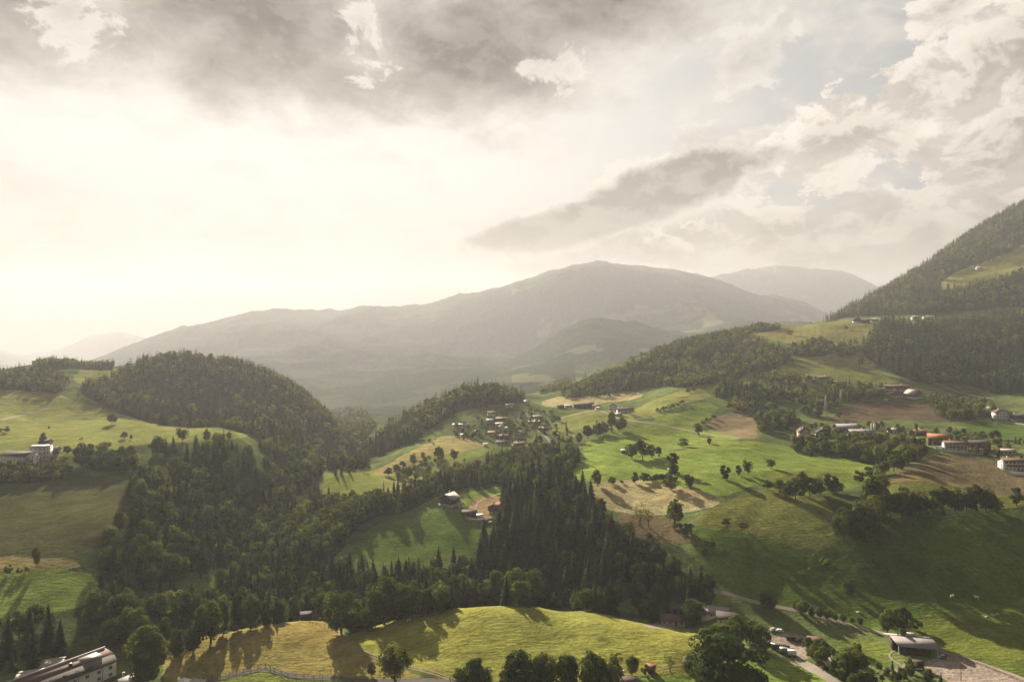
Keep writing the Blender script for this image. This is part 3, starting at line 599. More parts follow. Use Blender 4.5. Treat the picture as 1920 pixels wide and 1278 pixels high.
W_('village_trees', 'between the village houses', [(840,822),(850,798),(950,775),(1030,765),(1060,800),(1085,850),(1010,848),(975,835),(930,825)], 780, 1080, 12.5, 0.12, 11, 9, keep=0.72)
W_('farm_gardens', 'between the houses of the right farm row', [(1490,800),(1560,795),(1650,798),(1740,800),(1800,812),(1880,825),(1960,835),(1960,880),(1870,862),(1800,850),(1740,845),(1640,826),(1500,826)], 560, 900, 13, 0.1, 9, 8.5, keep=0.6)
W_('bank', 'on the bank below the long white building', [(-30,884),(60,878),(130,872),(135,895),(60,905),(-30,905)], 530, 630, 6, 0.25, 11, 9)
W_('plateau_edge', 'along the edge of the left plateau', [(135,872),(170,858),(240,850),(255,880),(190,885)], 560, 690, 8, 0.1, 13, 13)
W_('plateau_edge2', 'under the hayfield rim of the left plateau', [(330,820),(450,816),(480,840),(400,850)], 620, 760, 10, 0.3, 12, 10, gap=0.3)
W_('far_slopes', 'on the far side of the valley', [(1000,740),(1040,720),(1070,705),(1060,740)], 1300, 2200, 14, 0.2, 15, 12)
W_('sill', 'at the foot of the dark slope', [(1290,1080),(1345,1105),(1330,1150),(1300,1150)], 380, 450, 6, 0.5, 12, 9)
W_('yard_scrub', 'round the lower right yard', [(1500,1215),(1560,1200),(1620,1225),(1640,1300),(1560,1290),(1530,1250)], 290, 350, 6.5, 0.05, 8, 7, keep=0.8)
W_('corner', 'along the bottom right corner', [(1620,1270),(1680,1245),(1790,1285),(1800,1320),(1620,1320)], 285, 330, 5.5, 0.05, 6, 6, keep=0.7)

build_ground()

# trees one can point at: (kind, column, row of the foot, height in photo rows, width factor, label)
def tree_at(kind, px, py, hpx, wf, label, group=None):
    p = spot(px, py); TREES.append(dict(k=kind, x=p.x, y=p.y, z=p.z, h=hpx * p.y / F, wf=wf, wood=None, label=label, group=group, solo=True))
M_ = 'trees standing alone on the bright right meadow'
for a in [('l',1360,899,32,1.1,'largest round tree of the three on the bright right meadow'),('l',1385,891,20,1.0,'smallest tree, middle of the three on the bright right meadow'),('l',1402,889,30,0.8,'tall oval tree, rightmost of the three on the bright right meadow'),
  ('l',1446,878,22,1.15,'low round tree at the field corner right of the meadow trio'),('l',1258,919,32,1.0,'round tree on the straw field rim, left of a wider one'),('l',1292,913,28,1.25,'wide low tree on the straw field rim, right of a rounder one'),
  ('l',1190,906,22,1.0,'small tree on the straw field rim, left of the dark hedge'),('l',1120,911,32,0.95,'tall tree at the left end of the straw field rim'),('l',1148,907,14,1.3,'tiny pale tree at the left part of the straw field rim'),
  ('l',1262,888,46,1.0,'big dark tree on the meadow above the straw field hedge'),('l',1440,918,22,1.1,'brownish bush-like tree left of the meadow copse'),
  ('l',1185,860,34,1.0,'tree left of the pale meadow shed group'),('l',1205,862,40,1.0,'tallest tree beside the long pale meadow shed'),('l',1222,858,26,1.1,'small tree at the right end of the meadow shed group'),('l',1310,816,22,1.0,'lone tree beside the hamlet road, at the brown field'),
  ('l',1330,832,14,1.2,'low tree at the far edge of the bright right meadow'),('l',1235,856,20,1.0,'thin tree at the far edge by the meadow shed'),('l',1280,838,18,1.3,'wide low tree at the upper rim of the bright meadow')]: tree_at(*a, group=M_)
C_ = 'trees of the copse on the right meadow'
for px, py, h, w in [(1462,925,28,1.0),(1474,933,34,.9),(1492,936,42,.9),(1505,928,46,.75),(1518,930,38,1.0),(1535,926,36,1.1),(1558,922,40,1.15),(1570,924,26,1.3)]: tree_at('l', px, py, h, w, 'broadleaf tree in the copse in the middle of the right meadow', C_)
H_ = 'trees of the thick hedgerow above the dark slope'
for px, py, h, w in [(1582,1012,64,.9),(1600,1012,58,1.0),(1622,1008,72,.95),(1640,990,66,1.0),(1654,975,70,.9),(1668,970,60,1.0),(1690,968,52,1.1),(1707,966,56,1.0),(1725,964,40,1.2),(1748,962,46,1.2),(1768,960,50,1.0),(1790,960,48,1.1),(1812,957,44,1.2),(1830,958,52,1.0),(1848,960,50,1.1),(1862,958,30,1.4),(1634,960,70,.85),(1648,940,60,.9),(1618,975,50,1.0)]: tree_at('l', px, py, h, w, 'dark broadleaf tree in the thick hedgerow above the shaded slope', H_)
tree_at('l',1906,948,36,1.0,'lone tree right of the thick hedgerow at the right edge')
for px, py, h in [(1610,905,24),(1628,897,24),(1645,893,24),(1660,890,28),(1676,884,34),(1690,880,30)]: tree_at('l', px, py, h, 1.0, 'young tree in the line climbing to the farm row', 'trees in a line below the farm row')
for a in [('l',1265,992,58,0.9,'big dark tree alone at the edge of the straw field'),('b',1284,1003,26,1.2,'dark bush at the foot of the big tree by the straw field'),('x',1200,985,46,1.1,'thin half-bare tree between spruces and straw field'),('x',1216,988,40,1.0,'thin half-bare tree beside the straw field, nearer the big dark tree'),
  ('b',1362,985,18,1.2,'bush on the rough meadow, left of a similar one'),('b',1392,992,15,1.2,'bush on the rough meadow, right of a similar one'),('b',1330,1026,20,1.1,'dark round bush under the rough meadow'),('b',1322,1040,14,1.3,'low bush under the dark round one'),('l',1592,1118,30,1.1,'lone tree in the middle of the dark slope, sunlit on one side'),('b',1548,1062,22,1.2,'bush on the dark slope under the rough meadow corner'),
  ('l',1664,1186,48,0.9,'tree by the lane, left of the pair above the shelter barn'),('l',1690,1184,52,1.0,'bigger tree of the pair above the shelter barn'),('b',1712,1180,24,1.3,'low bush right of the tree pair above the barn'),('l',1692,1212,36,0.9,'grey green tree right behind the shelter barn')]: tree_at(*a)
for px, py, h in [(1445,1140,30),(1505,1152,28),(1522,1156,20),(1537,1158,22),(1551,1160,20),(1566,1163,14),(1581,1166,16),(1598,1168,12),(1613,1172,18),(1490,1142,16),(1430,1135,26)]: tree_at('l', px, py, h, 1.0, 'small tree in the row along the lane on the dark slope', 'young trees along the slope lane')
for a in [('l',1300,1172,52,1.25,'dense globe-shaped tree in front of the lower right sheds'),('l',1382,1206,56,1.2,'rounded tree between the front meadow and the yard, left one of two'),('l',1406,1204,46,1.1,'rounded tree behind two others at the left of the yard'),('l',1428,1220,52,0.95,'rounded tree right beside the yard entrance'),
  ('l',1600,1264,56,1.1,'dark big tree beside the lower right lane'),('l',1580,1276,40,1.1,'dark tree beside the lower right lane, left of a bigger one'),('l',1540,1250,40,1.0,'yellow green tree by the small lower right hut'),
  ('L',1365,1310,138,1.4,'very large leafy tree at the bottom edge, right of centre'),('L',740,1274,70,1.0,'pale spreading tree by the front track junction'),('l',697,1266,28,0.75,'small slim tree left of the pale spreading one by the track'),('L',275,1284,112,1.2,'large ragged tree right of the bottom left building'),
  ('l',68,1062,40,0.55,'slim dark tree on the field path at the left edge'),('b',15,1076,20,0.9,'reddish bush on the left field path, leftmost of three'),('b',37,1075,14,0.8,'small bush on the left field path, middle of three'),('b',50,1070,10,1.0,'tiny dark bush on the left field path, rightmost of three')]: tree_at(*a)
R_ = 'dark trees along the bottom edge'
for px, py, h, w in [(862,1300,50,1.0),(890,1296,66,1.0),(905,1299,52,1.1),(975,1302,88,.9),(1000,1304,80,1.0),(1022,1298,76,.95),(1062,1300,78,.95),(1108,1302,84,.9),(1146,1300,82,.85),(950,1302,48,1.1)]: tree_at('L', px, py, h, w, 'dark broadleaf tree in the row cut by the bottom edge', R_)
tree_at('l',1185,1264,38,1.05,'pale grey green tree at the right end of the bottom row'); tree_at('x',1256,1258,36,1.2,'leafless thin tree right of the little red hut'); tree_at('b',1212,1264,20,1.1,'dark bush left of the little red hut')
E_ = 'trees along the crest of the front meadow dome'
for px, py, h, w in [(640,1186,84,1.0),(662,1182,40,1.2),(690,1180,44,1.1),(720,1170,92,.95),(748,1160,70,.9),(770,1158,60,1.0),(800,1150,50,1.1),(825,1146,46,1.1),(853,1138,60,.9),(887,1136,54,.75),(932,1134,68,1.1),(958,1132,64,1.0),(984,1131,72,1.05),(1010,1134,48,1.1),(605,1152,30,1.2)]: tree_at('l', px, py, h, w, 'broadleaf tree along the crest behind the front meadow', E_)
G_ = 'trees along the lower edge of the gorge wood'
for px, py, h, w in [(395,1206,84,.9),(418,1190,66,.7),(446,1182,74,.7),(470,1178,66,.8),(500,1172,50,.9),(525,1166,44,1.0),(550,1160,44,1.0),(362,1225,60,1.0),(330,1232,56,1.0)]: tree_at('l', px, py, h, w, 'broadleaf tree on the wood edge left of the hay meadow', G_)
P_ = 'trees on the left plateau'
for a in [('l',233,823,18,1.0,'round tree on the left plateau with a smaller one beside it'),('l',246,823,9,1.0,'tiny tree right of the round one on the plateau'),('l',342,826,26,1.1,'widest tree on the plateau rim, leftmost of the row'),('l',388,826,24,0.8,'narrow dense tree on the plateau rim, second of the row'),('l',406,825,15,1.1,'small tree on the plateau rim, third of the row'),('l',414,824,15,1.1,'small tree on the plateau rim, fourth of the row'),('l',430,824,16,1.0,'small tree on the plateau rim, last of the row'),
  ('l',155,872,44,1.15,'big round dark tree right of the white buildings'),('l',126,851,20,1.0,'small green tree between the white building and the big round tree'),('l',82,832,22,0.9,'tree behind the white cube building'),('b',92,803,5,1.2,'dot-like bush on the plateau meadow'),('b',152,824,6,1.0,'dot-like bush farther right on the plateau meadow'),('b',8,810,12,1.6,'brownish bush at the left edge of the plateau'),('b',95,751,8,1.1,'bush on the pale upper left slope'),('l',210,795,24,1.0,'greenish tree under the wooded dome, on the plateau')]: tree_at(*a, group=P_)
V_ = 'trees of the clump below the hamlet knob'
for px, py, h, w in [(1102,822,32,.9),(1120,818,30,1.0),(1132,814,26,1.1),(1147,810,40,.7),(1160,808,24,1.0),(1167,806,28,.9),(1068,838,20,1.0),(1085,832,22,1.0)]: tree_at('l', px, py, h, w, 'tree in the dark clump below the hamlet knob', V_)
L_ = 'hedge bushes on the straw field rim'
for px, py, h, w in [(1208,903,20,1.0),(1217,903,15,1.2),(1226,903,16,1.2),(1235,902,17,1.2),(1244,901,16,1.2),(1253,900,18,1.2),(1165,906,8,1.2)]: tree_at('b', px, py, h, w, 'bush in the clipped dark hedge on the straw field rim', L_)
L2 = 'hedge bushes below the hamlet fields'
for px, py in [(1235,772),(1244,769),(1253,767),(1262,764),(1271,761),(1280,757),(1308,800),(1318,796),(1328,790),(1338,785),(1290,736),(1300,733),(1312,729),(1322,726)]: tree_at('b', px, py, 9, 1.4, 'bush in a dark field hedge above the hamlet road', L2)
for px, py, h in [(690,879,9),(805,828,8),(813,833,5),(1480,629,11),(1586,617,8),(1520,607,5)]: tree_at('b', px, py, h, 1.2, 'small lone bush on a hill meadow', 'lone bushes on the hill meadows')
for px, py, h, w in [(1085,768,0,0),]: pass
for px, py, h, w in [(1120,745,14,.8),(1131,744,18,.8),(1143,743,12,1),(745,890,22,1.2),(765,896,26,1.2),(728,892,20,1.1),(775,870,22,.9),(822,862,26,1.2),(852,862,22,1.0),(1490,655,16,1.0),(1512,664,24,1.2),(1612,690,28,.8),(1360,745,46,.55),(1372,745,38,.5),(1330,700,22,.6),(1415,740,30,.8),(1572,785,18,.8),(1430,790,24,.7),(640,888,26,.55),(655,886,22,.5),(630,890,18,.6)]:
    tree_at('l' if w > 0.6 else 's', px, py, h, max(w, .8), 'single tree on the middle slopes between meadows', 'scattered trees on the middle slopes')

# ---- which trees show largest: near to far, count the picture cells each crown still covers
TREES.sort(key=lambda r: r['y'])
GWN, GHN = 960, 640
_cell = np.zeros((GHN, GWN), bool)
for j in range(GHN): pass
def ground_dist_rows():
    """For each picture column the nearest ground distance that fills each row."""
    out = np.full((GHN, GWN), 1e9)
    for c in range(GWN):
        i = int(np.clip(np.searchsorted(gu, c * 2 + 1), 0, NU - 1)); cur = GHN
        rows = PY[:, i] / 2
        for j in range(10, ND):
            if rows[j] < cur:
                a = max(int(rows[j]), 0); out[a:int(min(cur, GHN - 1)) + 1, c] = np.minimum(out[a:int(min(cur, GHN - 1)) + 1, c], gd[j]); cur = rows[j]
    return out
GDR = ground_dist_rows()
for r in TREES:
    s = F / r['y']; cx = (CX + r['x'] * s) / 2; yb = (CY - r['z'] * s) / 2; yt = yb - r['h'] * s / 2
    hw = r['h'] * (0.14 if r['k'] == 's' else 0.36 if r['k'] != 'b' else 0.5) * r['wf'] * s / 2
    x0, x1, y0, y1 = int(max(cx - hw, 0)), int(min(cx + hw + 1, GWN)), int(max(yt, 0)), int(min(yb + 1, GHN))
    if x1 <= x0 or y1 <= y0: r['seen'] = 0; continue
    v = (~_cell[y0:y1, x0:x1]) & (GDR[y0:y1, x0:x1] > r['y'] * 0.985)
    r['seen'] = v.mean() * (2 * hw) * (yb - yt) if v.size else 0
    if r['k'] == 's':
        m = np.abs(np.arange(x0, x1)[None] + 0.5 - cx) <= hw * (np.arange(y0, y1)[:, None] - yt) / max(yb - yt, 1e-6)
        _cell[y0:y1, x0:x1] |= m
    else: _cell[y0:y1, x0:x1] |= True
for k in 'slbx':
    rs = sorted((r for r in TREES if r['k'] == k), key=lambda r: -(r['seen'] + (1e6 if r.get('solo') else 0)))
    lim = {'s': 290, 'l': 292, 'b': 120, 'x': 20}[k]
    lim = min(lim, sum(1 for r in rs if r.get('solo') or r['seen'] > 3))
    for i, r in enumerate(rs): r['own'] = i < lim
TREES = [r for r in TREES]
NAMES = {'s': ('spruce_tree', 'spruce'), 'l': ('broadleaf_tree', 'tree'), 'L': ('broadleaf_tree', 'tree'), 'b': ('bush', 'bush'), 'x': ('thin_tree', 'tree')}
def plant(r, i):
    k = r['k']; rng = np.random.default_rng(i * 7 + 3)
    o = D.objects.new(NAMES[k][0], None); COL.objects.link(o); o.empty_display_size = 0.5
    o.location = (r['x'], r['y'], r['z'] - 0.15); o.rotation_euler = (0, 0, rng.uniform(0, 6.28)); w = r['h'] * r['wf']; o.scale = (w, w, r['h'])
    if k == 's': cm, tm = ME[('S', int(rng.integers(len(SPR_HI))))], TR_S
    elif k == 'b': cm, tm = ME[('b', int(rng.integers(len(BUSH_MID))))], None
    elif k == 'x': cm, tm = ME[('x', int(rng.integers(2)))], TR_L[0]
    else:
        near = r['y'] < 460 or k == 'L'; cm, tm = ME[('L' if near else 'l', int(rng.integers(len(FORMS))))], TR_L[int(rng.integers(3))]
    link('crown' if k != 'b' else 'foliage', cm, o)
    if tm: link('trunk', tm, o)
    lab = r['label']
    if not lab:
        hh = r['h']
        if k == 's': d = 'tall slender spruce' if hh > 22 else 'dark medium-sized spruce' if hh > 15 else 'short dark spruce'
        else: d = 'tall broadleaf tree' if hh > 14 else 'medium rounded broadleaf tree' if hh > 9 else 'small bushy broadleaf tree'
        lab = d + ' ' + WOODS[r['wood']]
    tag(o, lab, NAMES[k][1], r.get('group') or (('spruces ' if k == 's' else 'broadleaf trees ') + WOODS[r['wood']] if r['wood'] else None))
for r in TREES:
    if r['k'] == 'L': r['own'] = True
for i, r in enumerate(TREES):
    if r['own']: plant(r, i)
def mass(name, label, recs, sets, mat, spruce):
    """All further trees of one kind as one mass."""
    V, T = [], []; rng = np.random.default_rng(99)
    for mid, variants in sets:
        for vi, (bv, bt) in enumerate(variants):
            rs = [r for j, r in enumerate(recs) if mid(r) and (j * 2654435761 >> 7) % len(variants) == vi]
            if not rs: continue
            n = len(rs); a = rng.uniform(0, 6.28, n); h = np.array([r['h'] for r in rs]); w = h * np.array([r['wf'] for r in rs])
            P = np.array([(r['x'], r['y'], r['z'] - 0.2) for r in rs]); c, s = np.cos(a)[:, None], np.sin(a)[:, None]
            X = (bv[None, :, 0] * c - bv[None, :, 1] * s) * w[:, None] + P[:, :1]; Y = (bv[None, :, 0] * s + bv[None, :, 1] * c) * w[:, None] + P[:, 1:2]
            Z = bv[None, :, 2] * h[:, None] + P[:, 2:]
            V.append(np.stack([X, Y, Z], -1).reshape(-1, 3))
            tn = rng.uniform(0.60, 1.45, (n, 1, 1)) * (1 + rng.uniform(-0.1, 0.1, (n, 1, 3))); T.append((bt[None] * tn).reshape(-1, 3))
    V = np.concatenate(V); T = np.concatenate(T)
    me = mesh_np(name, V, np.arange(len(V)), np.full(len(V) // 4, 4), [mat], tint=T)
    tag(link(name, me), label, 'forest', kind='stuff')
rest_s = [r for r in TREES if not r['own'] and r['k'] == 's']; rest_l = [r for r in TREES if not r['own'] and r['k'] in 'lb']
print('TREES', len(TREES), 'spruce mass', len(rest_s), 'leafy mass', len(rest_l))
mass('spruce_forest', 'dark spruce forest spread over the hillsides and gorge', rest_s, [(lambda r: r['y'] < 1000, SPR_MID), (lambda r: r['y'] >= 1000, SPR_LOW)], SPR, True)
mass('broadleaf_woods', 'lighter broadleaf woods spread over the slopes', rest_l, [(lambda r: r['y'] < 900, LEAF_MID), (lambda r: r['y'] >= 900, LEAF_LOW)], LEA, False)

# ------------------------------------------------------------------ roads and paths
ASPH = surface('asphalt', (0.11, 0.098, 0.088), 0.9, 0.3, 0.5, spec=0.05); DIRT = surface('packed_dirt', (0.25, 0.195, 0.13), 0.95, 0.4, 0.6, spec=0.03); GRAV = surface('gravel', (0.27, 0.225, 0.18), 0.95, 0.4, 0.9, spec=0.03)
def resample(pts, step):
    out = [pts[0].copy()]
    for a, b in zip(pts, pts[1:]):
        n = max(1, int((b - a).length / step))
        for k in range(1, n + 1): out.append(a.lerp(b, k / n))
    return out
def smooth_line(pix, step=4.0, rounds=2):
    p = [spot(x, y) for x, y in pix]; p = resample(p, step * 2)
    for _ in range(rounds):
        p = [p[0]] + [p[i - 1] * .25 + p[i] * .5 + p[i + 1] * .25 for i in range(1, len(p) - 1)] + [p[-1]]
    return resample(p, step)
def ribbon(name, pix, width, mat, lift=0.12, two=False):
    p = smooth_line(pix); V, Fc = [], []
    lanes = [(-width / 2, width / 2)] if not two else [(-width / 2, -width / 2 + 0.75), (width / 2 - 0.75, width / 2)]
    for a, b in lanes:
        o = len(V); cuts = 4 if not two else 1
        for i, q in enumerate(p):
            t_ = (p[min(i + 1, len(p) - 1)] - p[max(i - 1, 0)]); t_.z = 0; t_.normalize(); n = Vector((t_.y, -t_.x, 0))
            for k in range(cuts + 1):
                w = q + n * (a + (b - a) * k / cuts) * (1 + 0.12 * math.sin(i * 1.7))
                V.append((w.x, w.y, float(gz(w.x, w.y)) + lift))
        for i in range(len(p) - 1):
            for k in range(cuts):
                q0 = o + i * (cuts + 1) + k; Fc += [q0, q0 + 1, q0 + cuts + 2, q0 + cuts + 1]
    tag(link(name, mesh_np(name, np.array(V), Fc, [4] * (len(Fc) // 4), [mat])), kind='structure')
ribbon('track', [(606,1162),(625,1180),(650,1203),(685,1226),(720,1240),(770,1250),(820,1262),(858,1278)], 2.6, DIRT, two=True)
ribbon('lower_road', [(378,1278),(430,1268),(470,1258),(492,1251),(505,1254),(530,1264),(560,1270),(620,1274),(700,1275),(780,1274),(860,1279)], 3.0, ASPH)
ribbon('lane', [(1340,1109),(1400,1124),(1480,1141),(1560,1160),(1640,1182),(1690,1197),(1760,1217),(1840,1243),(1960,1290)], 3.0, GRAV)
ribbon('yard_road', [(1478,1222),(1492,1232),(1510,1246),(1545,1266),(1590,1296)], 6.0, GRAV)
ribbon('hedge_path', [(1400,1206),(1432,1222),(1470,1232),(1500,1248)], 1.2, GRAV)
ribbon('hamlet_road', [(1035,790),(1060,782),(1090,774),(1122,768),(1150,780),(1170,787),(1210,792),(1260,800),(1320,812),(1390,822)], 4.2, GRAV, 0.2)
ribbon('plateau_path', [(-30,792),(0,788),(40,778),(70,772),(92,765)], 3.5, DIRT, 0.25)
ribbon('farm_lane', [(890,962),(892,950),(895,940),(915,932),(940,924)], 2.4, DIRT, 0.2)
ribbon('hill_path', [(1480,667),(1530,676),(1570,684),(1600,690),(1640,690)], 3.5, DIRT, 0.3)
ribbon('forest_road', [(1735,714),(1770,722),(1795,735),(1830,742),(1865,748)], 5.0, DIRT, 0.3)
ribbon('village_road', [(985,775),(1000,798),(1018,812),(1036,832)], 3.5, ASPH, 0.25)
ribbon('farm_drive', [(1770,846),(1820,847),(1860,852),(1890,862)], 3.0, GRAV, 0.2)
ribbon('barn_path', [(1672,1262),(1685,1250),(1700,1243),(1716,1240)], 2.0, GRAV, 0.15); ribbon('garden_path', [(1688,1246),(1668,1236),(1660,1228),(1668,1222),(1680,1219)], 1.0, GRAV, 0.15)
ribbon('dome_path', [(1232,1256),(1260,1249),(1290,1243),(1330,1240)], 1.2, DIRT, 0.1)

# ------------------------------------------------------------------ building kit
def wallmat(n, c): return surface(n, c, 0.9, 0.2, 0.5, spec=0.06)
PAINT = {'white': wallmat('white_render', (0.60, 0.565, 0.51)), 'cream': wallmat('cream_render', (0.52, 0.45, 0.36)), 'pink': wallmat('pinkish_render', (0.55, 0.43, 0.36)), 'grey': wallmat('grey_render', (0.40, 0.37, 0.33)),
         'wood': surface('dark_boards', (0.060, 0.038, 0.026), 0.85, 0.4, 1.2, stretch=(1, 1, 5), spec=0.06), 'brown': surface('brown_boards', (0.11, 0.068, 0.042), 0.85, 0.4, 1.2, stretch=(1, 1, 5), spec=0.06), 'red': surface('red_boards', (0.20, 0.060, 0.040), 0.85, 0.35, 1.2, stretch=(1, 1, 5), spec=0.06)}
ROOF = {'dark': surface('dark_tiles', (0.070, 0.058, 0.052), 0.8, 0.3, 1.5, spec=0.06), 'brown': surface('brown_tiles', (0.125, 0.082, 0.062), 0.8, 0.3, 1.5, spec=0.06), 'grey': surface('grey_sheet_roof', (0.25, 0.225, 0.21), 0.55, 0.2, 0.8, spec=0.06), 'pale': surface('pale_sheet_roof', (0.36, 0.32, 0.275), 0.6, 0.18, 0.8, spec=0.06),
        'orange': surface('orange_tiles', (0.27, 0.125, 0.065), 0.8, 0.3, 1.5, spec=0.06), 'rust': surface('reddish_tiles', (0.22, 0.105, 0.075), 0.8, 0.3, 1.5, spec=0.06), 'white': surface('white_sheet_roof', (0.56, 0.53, 0.48), 0.6, 0.1, 0.6, spec=0.06)}
GLASS = surface('window_glass', (0.022, 0.026, 0.030), 0.12, 0.1, 0.5, spec=0.6); FRAME = surface('painted_frame', (0.55, 0.50, 0.42), 0.6, 0.1); STONE = surface('rubble_stone', (0.34, 0.30, 0.26), 0.9, 0.35, 1.2, bump=0.4)
IRON = surface('dull_iron', (0.16, 0.15, 0.14), 0.6, 0.2, metal=0.6); TIMBER = surface('weathered_timber', (0.085, 0.062, 0.043), 0.9, 0.35, 1.5, spec=0.05); CANVAS = surface('white_canvas', (0.80, 0.77, 0.71), 0.7, 0.08)
class MB:
    def __init__(s): s.v = []; s.f = []; s.mi = []
    def face(s, pts, mi=0): o = len(s.v); s.v += [tuple(p) for p in pts]; s.f.append(tuple(range(o, o + len(pts)))); s.mi.append(mi); return s
    def box(s, x0, x1, y0, y1, z0, z1, mi=0):
        o = len(s.v); s.v += [(x, y, z) for z in (z0, z1) for x, y in ((x0, y0), (x1, y0), (x1, y1), (x0, y1))]
        for q in ((0, 3, 2, 1), (4, 5, 6, 7), (0, 1, 5, 4), (1, 2, 6, 5), (2, 3, 7, 6), (3, 0, 4, 7)): s.f.append(tuple(o + i for i in q)); s.mi.append(mi)
        return s
    def gabled(s, L, W, z0, z1, zr, mi=0):
        x, y = L / 2, W / 2; o = len(s.v)
        s.v += [(-x, -y, z0), (x, -y, z0), (x, y, z0), (-x, y, z0), (-x, -y, z1), (x, -y, z1), (x, y, z1), (-x, y, z1), (-x, 0, zr), (x, 0, zr)]
        for q in ((0, 3, 2, 1), (0, 1, 5, 4), (2, 3, 7, 6), (1, 2, 6, 9, 5), (3, 0, 4, 8, 7), (4, 5, 9, 8), (6, 7, 8, 9)): s.f.append(tuple(o + i for i in q)); s.mi.append(mi)
        return s
    def slab(s, a, b, c, d, t, mi=0):
        """Quad a b c d thickened downwards by t."""
        o = len(s.v); s.v += [tuple(p) for p in (a, b, c, d)] + [(p[0], p[1], p[2] - t) for p in (a, b, c, d)]
        for q in ((0, 1, 2, 3), (7, 6, 5, 4), (0, 4, 5, 1), (1, 5, 6, 2), (2, 6, 7, 3), (3, 7, 4, 0)): s.f.append(tuple(o + i for i in q)); s.mi.append(mi)
        return s
    def rod(s, a, b, r, n=6, r2=None, mi=0):
        a, b = Vector(a), Vector(b); d = (b - a).normalized(); u = d.orthogonal().normalized(); w = d.cross(u); o = len(s.v); r2 = r if r2 is None else r2
        for p, q in ((a, r), (b, r2)):
            for k in range(n): an = 6.2832 * k / n; s.v.append(tuple(p + (u * math.cos(an) + w * math.sin(an)) * q))
        for k in range(n): s.f.append((o + k, o + (k + 1) % n, o + n + (k + 1) % n, o + n + k)); s.mi.append(mi)
        s.f.append(tuple(o + n - 1 - k for k in range(n))); s.f.append(tuple(o + n + k for k in range(n))); s.mi += [mi, mi]
        return s
    def mesh(s, name, *mats):
        return mesh_np(name, np.array(s.v, float), [i for q in s.f for i in q], [len(q) for q in s.f], list(mats), mi=s.mi)
    def build(s, name, mat, parent=None, loc=None, rz=None):
        return link(name, s.mesh(name, *(mat if isinstance(mat, (list, tuple)) else [mat])), parent, loc, rz)
def thing(name, label, cat, p, yaw=0, group=None):
    o = D.objects.new(name, None); COL.objects.link(o); o.location = p; o.rotation_euler = (0, 0, math.radians(yaw)); o.empty_display_size = 1
    return tag(o, label, cat, group)
WIN = {}
def window_mesh(w, h):
    if (w, h) not in WIN:
        m = MB(); m.box(-w / 2 - .1, w / 2 + .1, -.05, .05, -h / 2 - .1, h / 2 + .1, 0); m.box(-w / 2, w / 2, -.08, -.052, -h / 2, h / 2, 1); m.box(-.03, .03, -.1, -.082, -h / 2, h / 2, 0)
        WIN[(w, h)] = m.mesh('window', FRAME, GLASS)
    return WIN[(w, h)]
